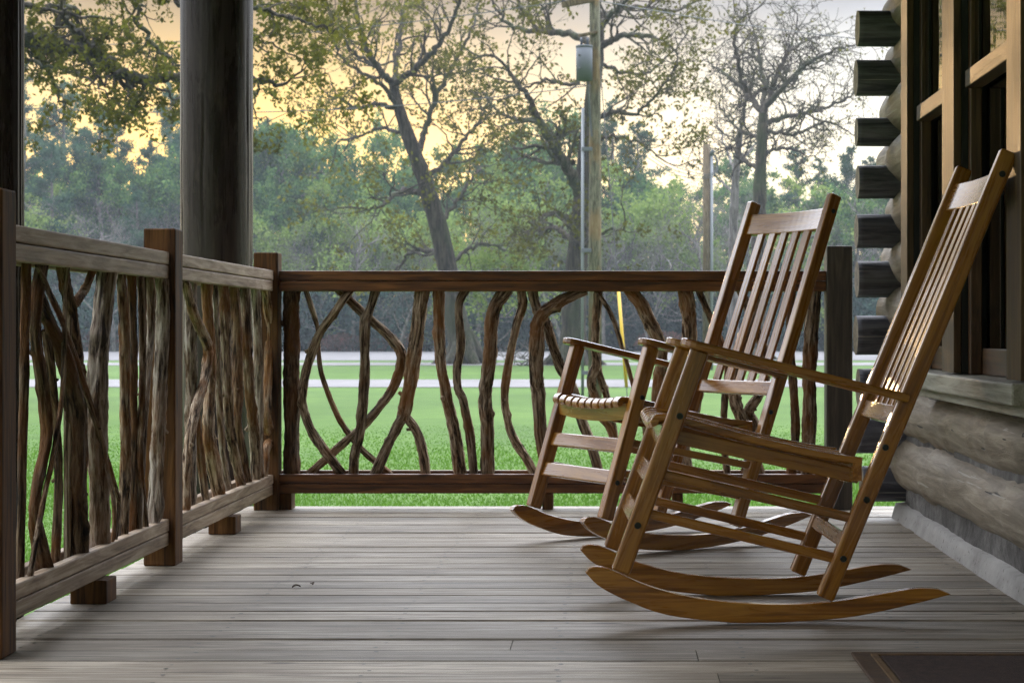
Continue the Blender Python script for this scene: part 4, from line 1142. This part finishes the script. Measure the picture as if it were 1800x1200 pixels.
def proto_pine(H, R, leaf_n, size):
    tb = MB(); lb = MB(); tips = []
    tb.tube([(0, 0, -.2), (.1, 0, H * .4), (0, .1, H * .75), (0, 0, H)], [H * .017, H * .013, H * .007, .02], 9)
    C = []
    nb = 46
    for k in range(nb):
        t = .28 + .72 * (k + rng.uniform(0, 1)) / nb; az = rng.uniform(0, 6.28)
        L = R * (1 - t) ** .65 * rng.uniform(.6, 1.15) + .25
        p0 = np.array([0, 0, H * t]); el = rng.uniform(-.1, .35) + .4 * t
        d = np.array([math.cos(az) * math.cos(el), math.sin(az) * math.cos(el), math.sin(el)])
        p1 = p0 + d * L * .6 + np.array([0, 0, -.02 * L]); p2 = p0 + d * L + np.array([0, 0, .10 * L])
        tb.tube([p0, p1, p2], [.05, .035, .012], 4)
        m = int(leaf_n / nb * L / R * 1.9)
        tt = rng.uniform(.3, 1.05, m)[:, None]
        C.append(p0 + (p2 - p0) * tt + rng.normal(0, 1, (m, 3)) * np.array([.32, .32, .16]) * L * .42)
    lb.leaves(np.vstack(C), size, .28)
    return tb, lb
def proto_shrub(H, R, n, size):
    tb = MB(); tips = []; lb = MB()
    for k in range(7):
        az = k * .9; grow(tb, tips, (0, 0, -.1), (math.cos(az) * .6, math.sin(az) * .6, 1), H * .5, .03, 2, .05, .25, (2, 4), (.4, .9), .62, .006)
    u = rng.normal(size=(n, 3)); u /= np.linalg.norm(u, axis=1)[:, None]; rr = rng.uniform(.35, 1, n) ** .5
    lump = 1 + .28 * np.array([noise.noise(Vector((a * 2.2, b * 2.2, c * 2.2 + H))) for a, b, c in u])
    c = u * (rr * lump)[:, None] * np.array([R, R, H * .55]) + np.array([0, 0, H * .45])
    c = c[c[:, 2] > .02]
    lb.leaves(c, size, .6)
    return tb, lb

protos = {}
for k in range(3): protos[('pine', k)] = part_tree('pine_tree', *proto_pine([15.5, 17, 14][k], [3.6, 3.2, 3.9][k], 15000, .26), M['bark_grey'], M['leaf_dark'])
for k in range(3): protos[('broad', k)] = part_tree('woodland_tree', *proto_broad([12.5, 13.5, 11][k], [5.2, 4.8, 5.4][k], [15000, 12000, 16000][k], .22, M['leaf_mid'], dens=.30), M['bark_grey'], M['leaf_mid'])
for k in range(2): protos[('bare', k)] = part_tree('bare_tree', *proto_broad([9.5, 8][k], [4.2, 4.4][k], 0, .1, None, bare=True, lev=4, start=.2), M['bark_grey'], None)
for k in range(2): protos[('young', k)] = part_tree('young_tree', *proto_broad([7.5, 6.0][k], [4.2, 3.8][k], [7500, 6500][k], .16, M['leaf_bright'], start=.2, dens=.3), M['bark_grey'], M['leaf_bright'])
for k in range(2): protos[('shrub', k)] = part_tree('evergreen_shrub', *proto_shrub([2.6, 3.4][k], [2.4, 2.9][k], 5200, .20), M['bark_grey'], M['leaf_shrub'], 'foliage')
protos[('azalea', 0)] = part_tree('azalea_bush', *proto_shrub(1.1, 1.3, 2200, .13), M['bark_grey'], M['leaf_pink'], 'blossom')
INFO = {
 'pine': ('dark pine standing in the hazy woods across the road', 'pine tree', 'pines in the woods'),
 'broad': ('full leafy tree standing in the hazy woods across the road', 'tree', 'leafy trees in the woods'),
 'bare': ('small grey leafless tree standing at the edge of the woods', 'tree', 'small leafless trees at the wood edge'),
 'young': ('young tree with fresh bright green leaves at the edge of the woods', 'tree', 'fresh green trees at the wood edge'),
 'shrub': ('dark evergreen shrub in the row along the far side of the road', 'shrub', 'evergreen shrubs along the road'),
 'azalea': ('low azalea bush with reddish blossom in front of the dark shrubs', 'bush', 'azaleas along the road'),
}
used = set()
def plant(kind, k, X, Y, s, sz=1.0):
    p = protos[(kind, k)]
    o = p if (kind, k) not in used else copy_tree(p)
    used.add((kind, k))
    o.location = (X, Y, GZ); o.rotation_euler = (0, 0, rng.uniform(0, 6.28)); o.scale = (s, s, s * sz)
    l, c, g = INFO[kind]; tag(o, l, c, g)
def at_px(px, Y): return (px - VX) / F * Y
def plant_top(kind, k, px, topy, Y):
    """set the height so that the tree's top reaches topy at distance Y"""
    Hs = {'pine': [15.5, 17, 14], 'broad': [13.4, 14.4, 12], 'bare': [10.5, 9], 'young': [8.6, 7.2]}
    h = CH - (topy - VY) / F * Y - GZ
    s = h / Hs[kind][k]
    plant(kind, k, at_px(px, Y), Y, s)
# pines, tall and dark at the left; tallest behind the column added to block sun
for i, (px, ty, Y) in enumerate([(-60, 90, 122), (40, 120, 116), (110, 150, 124), (175, 190, 118), (300, 150, 126), (345, 190, 118), (-150, 60, 118), (90, 250, 112.5), (240, 330, 113), (205, 215, 120), (262, 250, 122), (140, 230, 119),
                                 (395, 230, 124), (425, 225, 119), (372, 150, 118), (396, 160, 121), (384, 168, 115), (352, 170, 124), (410, 185, 126), (450, 235, 128), (410, 240, 133), (470, 215, 132), (540, 230, 140), (905, 240, 128), (960, 215, 134), (1075, 180, 124), (1120, 220, 130), (1400, 262, 126), (1440, 282, 118), (1490, 262, 122), (1530, 280, 128), (1600, 250, 124), (1700, 240, 130), (-260, 80, 126), (-380, 60, 124)]):
    plant_top('pine', i % 3, px, ty, Y)
for i, (px, ty, Y) in enumerate([(400, 250, 116), (215, 262, 117), (285, 300, 119), (120, 300, 117), (440, 262, 121), (470, 250, 127), (480, 222, 122), (560, 235, 124), (620, 262, 130), (690, 290, 128), (760, 300, 134), (840, 290, 126), (880, 250, 122), (960, 262, 118), (1040, 240, 128), (1120, 310, 126), (1190, 318, 120),  # a few near the column are added to keep low sun off the porch
                                 (1250, 300, 134), (1330, 330, 124), (20, 330, 122), (150, 350, 128), (260, 300, 122), (420, 300, 116), (520, 330, 115), (1460, 330, 114), (1580, 300, 118), (1660, 300, 120), (-100, 300, 114), (650, 340, 118)]):
    plant_top('broad', i % 3, px, ty, Y)
for i, (px, ty, Y) in enumerate([(240, 360, 100 + 12), (300, 380, 112), (480, 400, 112.5), (560, 350, 113), (660, 380, 112), (700, 420, 73), (860, 400, 112), (1100, 380, 112), (1160, 330, 113), (1210, 290, 114), (1270, 360, 112), (1300, 330, 113), (1400, 340, 112.5), (1470, 350, 112), (1500, 310, 113), (100, 400, 112), (930, 420, 112), (380, 360, 112), (620, 360, 108.6), (760, 380, 109), (840, 350, 108.8), (990, 360, 109), (1060, 380, 108.7), (1130, 390, 109), (1240, 340, 109), (200, 340, 109), (330, 340, 109), (520, 380, 108.8)]):
    plant_top('bare', i % 2, px, ty, Y)
for i, (px, ty, Y) in enumerate([(590, 340, 112.5), (660, 360, 113), (730, 400, 112), (560, 420, 112), (820, 350, 113), (880, 320, 112.5), (940, 330, 113), (1000, 380, 112), (1100, 310, 113), (1150, 350, 112), (1410, 340, 113), (460, 380, 113), (70, 350, 113), (870, 400, 73.5), (620, 430, 112), (1200, 400, 112)]):
    plant_top('young', i % 2, px, ty, Y)
for i in range(64):
    px = -320 + i * 33 + rng.uniform(-12, 12); Y = rng.uniform(110.5, 113.5) if i % 2 else rng.uniform(113, 117)
    plant('shrub', i % 2, at_px(px, Y), Y, rng.uniform(.9, 1.45))
for i, px in enumerate([572, 606, 612, 655, 715, 1160, 180]):
    Y = 109.2 + rng.uniform(-.4, .6)
    plant('azalea', 0, at_px(px, Y), Y, rng.uniform(.7, 1.1))
for k, p in list(protos.items()):
    if k not in used: print('unused proto', k)

# the mass of the wood behind
def woods():
    n = 90000; mb = MB()
    X = rng.uniform(-95, 75, n); Y = rng.uniform(128, 160, n)
    hmax = np.array([6.5 + 3.0 * noise.noise(Vector((x * .11, y * .11, 3))) + 1.5 * noise.noise(Vector((x * .4, y * .4, 8))) for x, y in zip(X, Y)])
    Z = GZ + hmax * rng.uniform(0, 1, n) ** .75
    mb.leaves(np.stack([X, Y, Z], -1), .42, .6)
    o = mb.build('woodland', M['leaf_mid'], None, False)
    tag(o, 'dense green mass of woodland behind the single trees', 'woodland', kind='stuff')
woods()

# brush pile on the verge
def brush():
    c = P(925, 642, 64); c.z = GZ
    root = tag(empty('brush_pile', c), 'heap of fallen bare branches on the verge near the mossy oak', 'brush pile')
    mb = MB(); t = []
    for k in range(26):
        az = rng.uniform(0, 6.28); p = np.array([rng.uniform(-.7, .7), rng.uniform(-.5, .5), rng.uniform(0, .4)])
        grow(mb, t, p, (math.cos(az), math.sin(az), rng.uniform(.05, .7)), rng.uniform(.4, .9), .03, 1, 0, .3, (1, 3), (.4, 1), .6, .01)
    mb.build('branches', M['bark_grey'], root)
brush()

# ------------------------------------------------------------------ air, sky, sun, camera
HAZE = 0.0006
def haze():
    bm = bmesh.new(); bmesh.ops.create_cube(bm, size=1)
    lo = Vector((-130, -30, GZ - 1)); hi = Vector((110, 175, 24))
    for v in bm.verts: v.co = Vector([lo[i] + (hi[i] - lo[i]) * (v.co[i] + .5) for i in range(3)])
    m = bpy.data.materials.new('haze_air'); m.use_nodes = True
    nt = m.node_tree; nt.nodes.remove(nt.nodes['Principled BSDF'])
    pv = nt.nodes.new('ShaderNodeVolumePrincipled'); pv.inputs['Color'].default_value = (.80, .90, 1, 1); pv.inputs['Density'].default_value = HAZE
    pv.inputs['Anisotropy'].default_value = 0.0
    nt.links.new(pv.outputs[0], nt.nodes['Material Output'].inputs['Volume'])
    o = link('haze', bm_mesh('haze', bm), m); tag(o, 'thin bluish evening haze hanging over the lawn and woods', 'haze', kind='stuff')
if HAZE: haze()

SUN_EL, SUN_AZ = rad(5.7), rad(-11.7)      # azimuth measured from +Y towards +X
sd = Vector((math.sin(SUN_AZ) * math.cos(SUN_EL), math.cos(SUN_AZ) * math.cos(SUN_EL), math.sin(SUN_EL)))
W = bpy.data.worlds.new('World'); SC.world = W; W.use_nodes = True
nt = W.node_tree; N = nt.nodes; L = nt.links
bg = N['Background']; out = N['World Output']
sky = N.new('ShaderNodeTexSky'); sky.sky_type = 'NISHITA'; sky.sun_disc = False
sky.sun_elevation = SUN_EL; sky.sun_rotation = SUN_AZ
sky.air_density = 1.0; sky.dust_density = 0.5; sky.ozone_density = 1.0
L.new(sky.outputs[0], bg.inputs['Color']); bg.inputs['Strength'].default_value = .05
# thin high cloud: pale lavender veil, brightened overhead out of view to light lawn and porch
tc = N.new('ShaderNodeTexCoord'); sx = N.new('ShaderNodeSeparateXYZ'); L.new(tc.outputs['Generated'], sx.inputs[0])
cr = N.new('ShaderNodeValToRGB'); e = cr.color_ramp.elements
stops = [(0.0, (.36, .30, .20)), (.07, (.74, .70, .58)), (.115, (.62, .61, .57)), (.18, (.28, .29, .335)), (.42, (3.4, 3.5, 3.8)), (1.0, (6.6, 6.8, 7.3))]
while len(e) < len(stops): e.new(.5)
for k, (p, c) in enumerate(stops): e[k].position = p; e[k].color = (*c, 1)
L.new(sx.outputs['Z'], cr.inputs[0])
nz = N.new('ShaderNodeTexNoise'); mp = N.new('ShaderNodeMapping'); mp.inputs['Scale'].default_value = (3, 3, 14)
L.new(tc.outputs['Generated'], mp.inputs[0]); L.new(mp.outputs[0], nz.inputs['Vector']); nz.inputs['Scale'].default_value = 1.6; nz.inputs['Detail'].default_value = 6
mr = N.new('ShaderNodeMapRange'); mr.inputs[1].default_value = .3; mr.inputs[2].default_value = .7; mr.inputs[3].default_value = .8; mr.inputs[4].default_value = 1.25
L.new(nz.outputs['Fac'], mr.inputs[0])
# the western half of the sky is the bright one
my = N.new('ShaderNodeMapRange'); my.inputs[1].default_value = -1; my.inputs[2].default_value = 1; my.inputs[3].default_value = .16; my.inputs[4].default_value = 1.4
L.new(sx.outputs['Y'], my.inputs[0]); GLOWHOOK = my
md = N.new('ShaderNodeMath'); md.operation = 'MULTIPLY'; L.new(my.outputs[0], md.inputs[1])
bg2 = N.new('ShaderNodeBackground'); L.new(cr.outputs[0], bg2.inputs['Color']); L.new(mr.outputs[0], md.inputs[0]); L.new(md.outputs[0], bg2.inputs['Strength'])
ad = N.new('ShaderNodeAddShader'); L.new(bg.outputs[0], ad.inputs[0]); L.new(bg2.outputs[0], ad.inputs[1])
# golden glow of the sky around the low sun
nv = N.new('ShaderNodeVectorMath'); nv.operation = 'NORMALIZE'; L.new(tc.outputs['Generated'], nv.inputs[0])
dt = N.new('ShaderNodeVectorMath'); dt.operation = 'DOT_PRODUCT'; L.new(nv.outputs[0], dt.inputs[0]); dt.inputs[1].default_value = sd
m2 = N.new('ShaderNodeMapRange'); m2.inputs[1].default_value = math.cos(rad(22)); m2.inputs[2].default_value = 1.0; L.new(dt.outputs['Value'], m2.inputs[0])
pw = N.new('ShaderNodeMath'); pw.operation = 'POWER'; L.new(m2.outputs[0], pw.inputs[0]); pw.inputs[1].default_value = 2.2
bg3 = N.new('ShaderNodeBackground'); bg3.inputs['Color'].default_value = (1, .57, .055, 1); gm = N.new('ShaderNodeMath'); gm.operation = 'MULTIPLY'; gm.inputs[1].default_value = 1.5; el = N.new('ShaderNodeMapRange'); el.inputs[1].default_value = .075; el.inputs[2].default_value = .17; el.inputs[3].default_value = 1.0; el.inputs[4].default_value = .17; L.new(sx.outputs['Z'], el.inputs[0])
pe = N.new('ShaderNodeMath'); pe.operation = 'MULTIPLY'; L.new(pw.outputs[0], pe.inputs[0]); L.new(el.outputs[0], pe.inputs[1]); L.new(pe.outputs[0], gm.inputs[0]); L.new(gm.outputs[0], bg3.inputs['Strength'])
a2 = N.new('ShaderNodeAddShader'); L.new(ad.outputs[0], a2.inputs[0]); L.new(bg3.outputs[0], a2.inputs[1]); L.new(a2.outputs[0], out.inputs['Surface'])
iv = N.new('ShaderNodeMath'); iv.operation = 'MULTIPLY_ADD'; iv.inputs[1].default_value = -.85; iv.inputs[2].default_value = 1.0; L.new(pw.outputs[0], iv.inputs[0])
ns_ = N.new('ShaderNodeMath'); ns_.operation = 'MULTIPLY_ADD'; ns_.inputs[1].default_value = -.65; ns_.inputs[2].default_value = 1.0; L.new(pw.outputs[0], ns_.inputs[0])
n2_ = N.new('ShaderNodeMath'); n2_.operation = 'MULTIPLY'; L.new(ns_.outputs[0], n2_.inputs[0]); L.new(el.outputs[0], n2_.inputs[1])
n3_ = N.new('ShaderNodeMath'); n3_.operation = 'MULTIPLY'; n3_.inputs[1].default_value = .055; L.new(n2_.outputs[0], n3_.inputs[0]); L.new(n3_.outputs[0], bg.inputs['Strength'])
m3 = N.new('ShaderNodeMath'); m3.operation = 'MULTIPLY'; L.new(my.outputs[0], m3.inputs[0]); L.new(iv.outputs[0], m3.inputs[1]); L.new(m3.outputs[0], md.inputs[1])

sl = bpy.data.lights.new('sun', 'SUN'); sl.energy = 4.0; sl.angle = rad(.6); sl.color = (1, .62, .28)
so = bpy.data.objects.new('sun', sl); COL.objects.link(so); so.rotation_euler = sd.to_track_quat('Z', 'Y').to_euler(); so.location = (0, 0, 30)

cam = bpy.data.cameras.new('camera'); co = bpy.data.objects.new('camera', cam); COL.objects.link(co); SC.camera = co
co.location = (0, 0, CH); co.rotation_euler = (rad(90), 0, 0)
cam.sensor_width = 36; cam.lens = 36 * F / 1800; cam.shift_x = (900 - VX) / 1800; cam.shift_y = (VY - 600) / 1800
cam.clip_end = 3000
cam.dof.use_dof = True; cam.dof.focus_distance = 5.0; cam.dof.aperture_fstop = 13.0

SC.view_settings.view_transform = 'Standard'; SC.view_settings.look = 'None'; SC.view_settings.exposure = 0.3; SC.view_settings.gamma = 1.0
SC.render.engine = 'CYCLES'
cy = SC.cycles
cy.use_denoising = True; cy.denoiser = 'OPENIMAGEDENOISE'; cy.denoising_input_passes = 'RGB_ALBEDO_NORMAL'; cy.denoising_prefilter = 'NONE'
cy.max_bounces = 8; cy.diffuse_bounces = 4; cy.glossy_bounces = 3; cy.transmission_bounces = 4; cy.transparent_max_bounces = 8; cy.volume_bounces = 0
cy.sample_clamp_indirect = 6.0
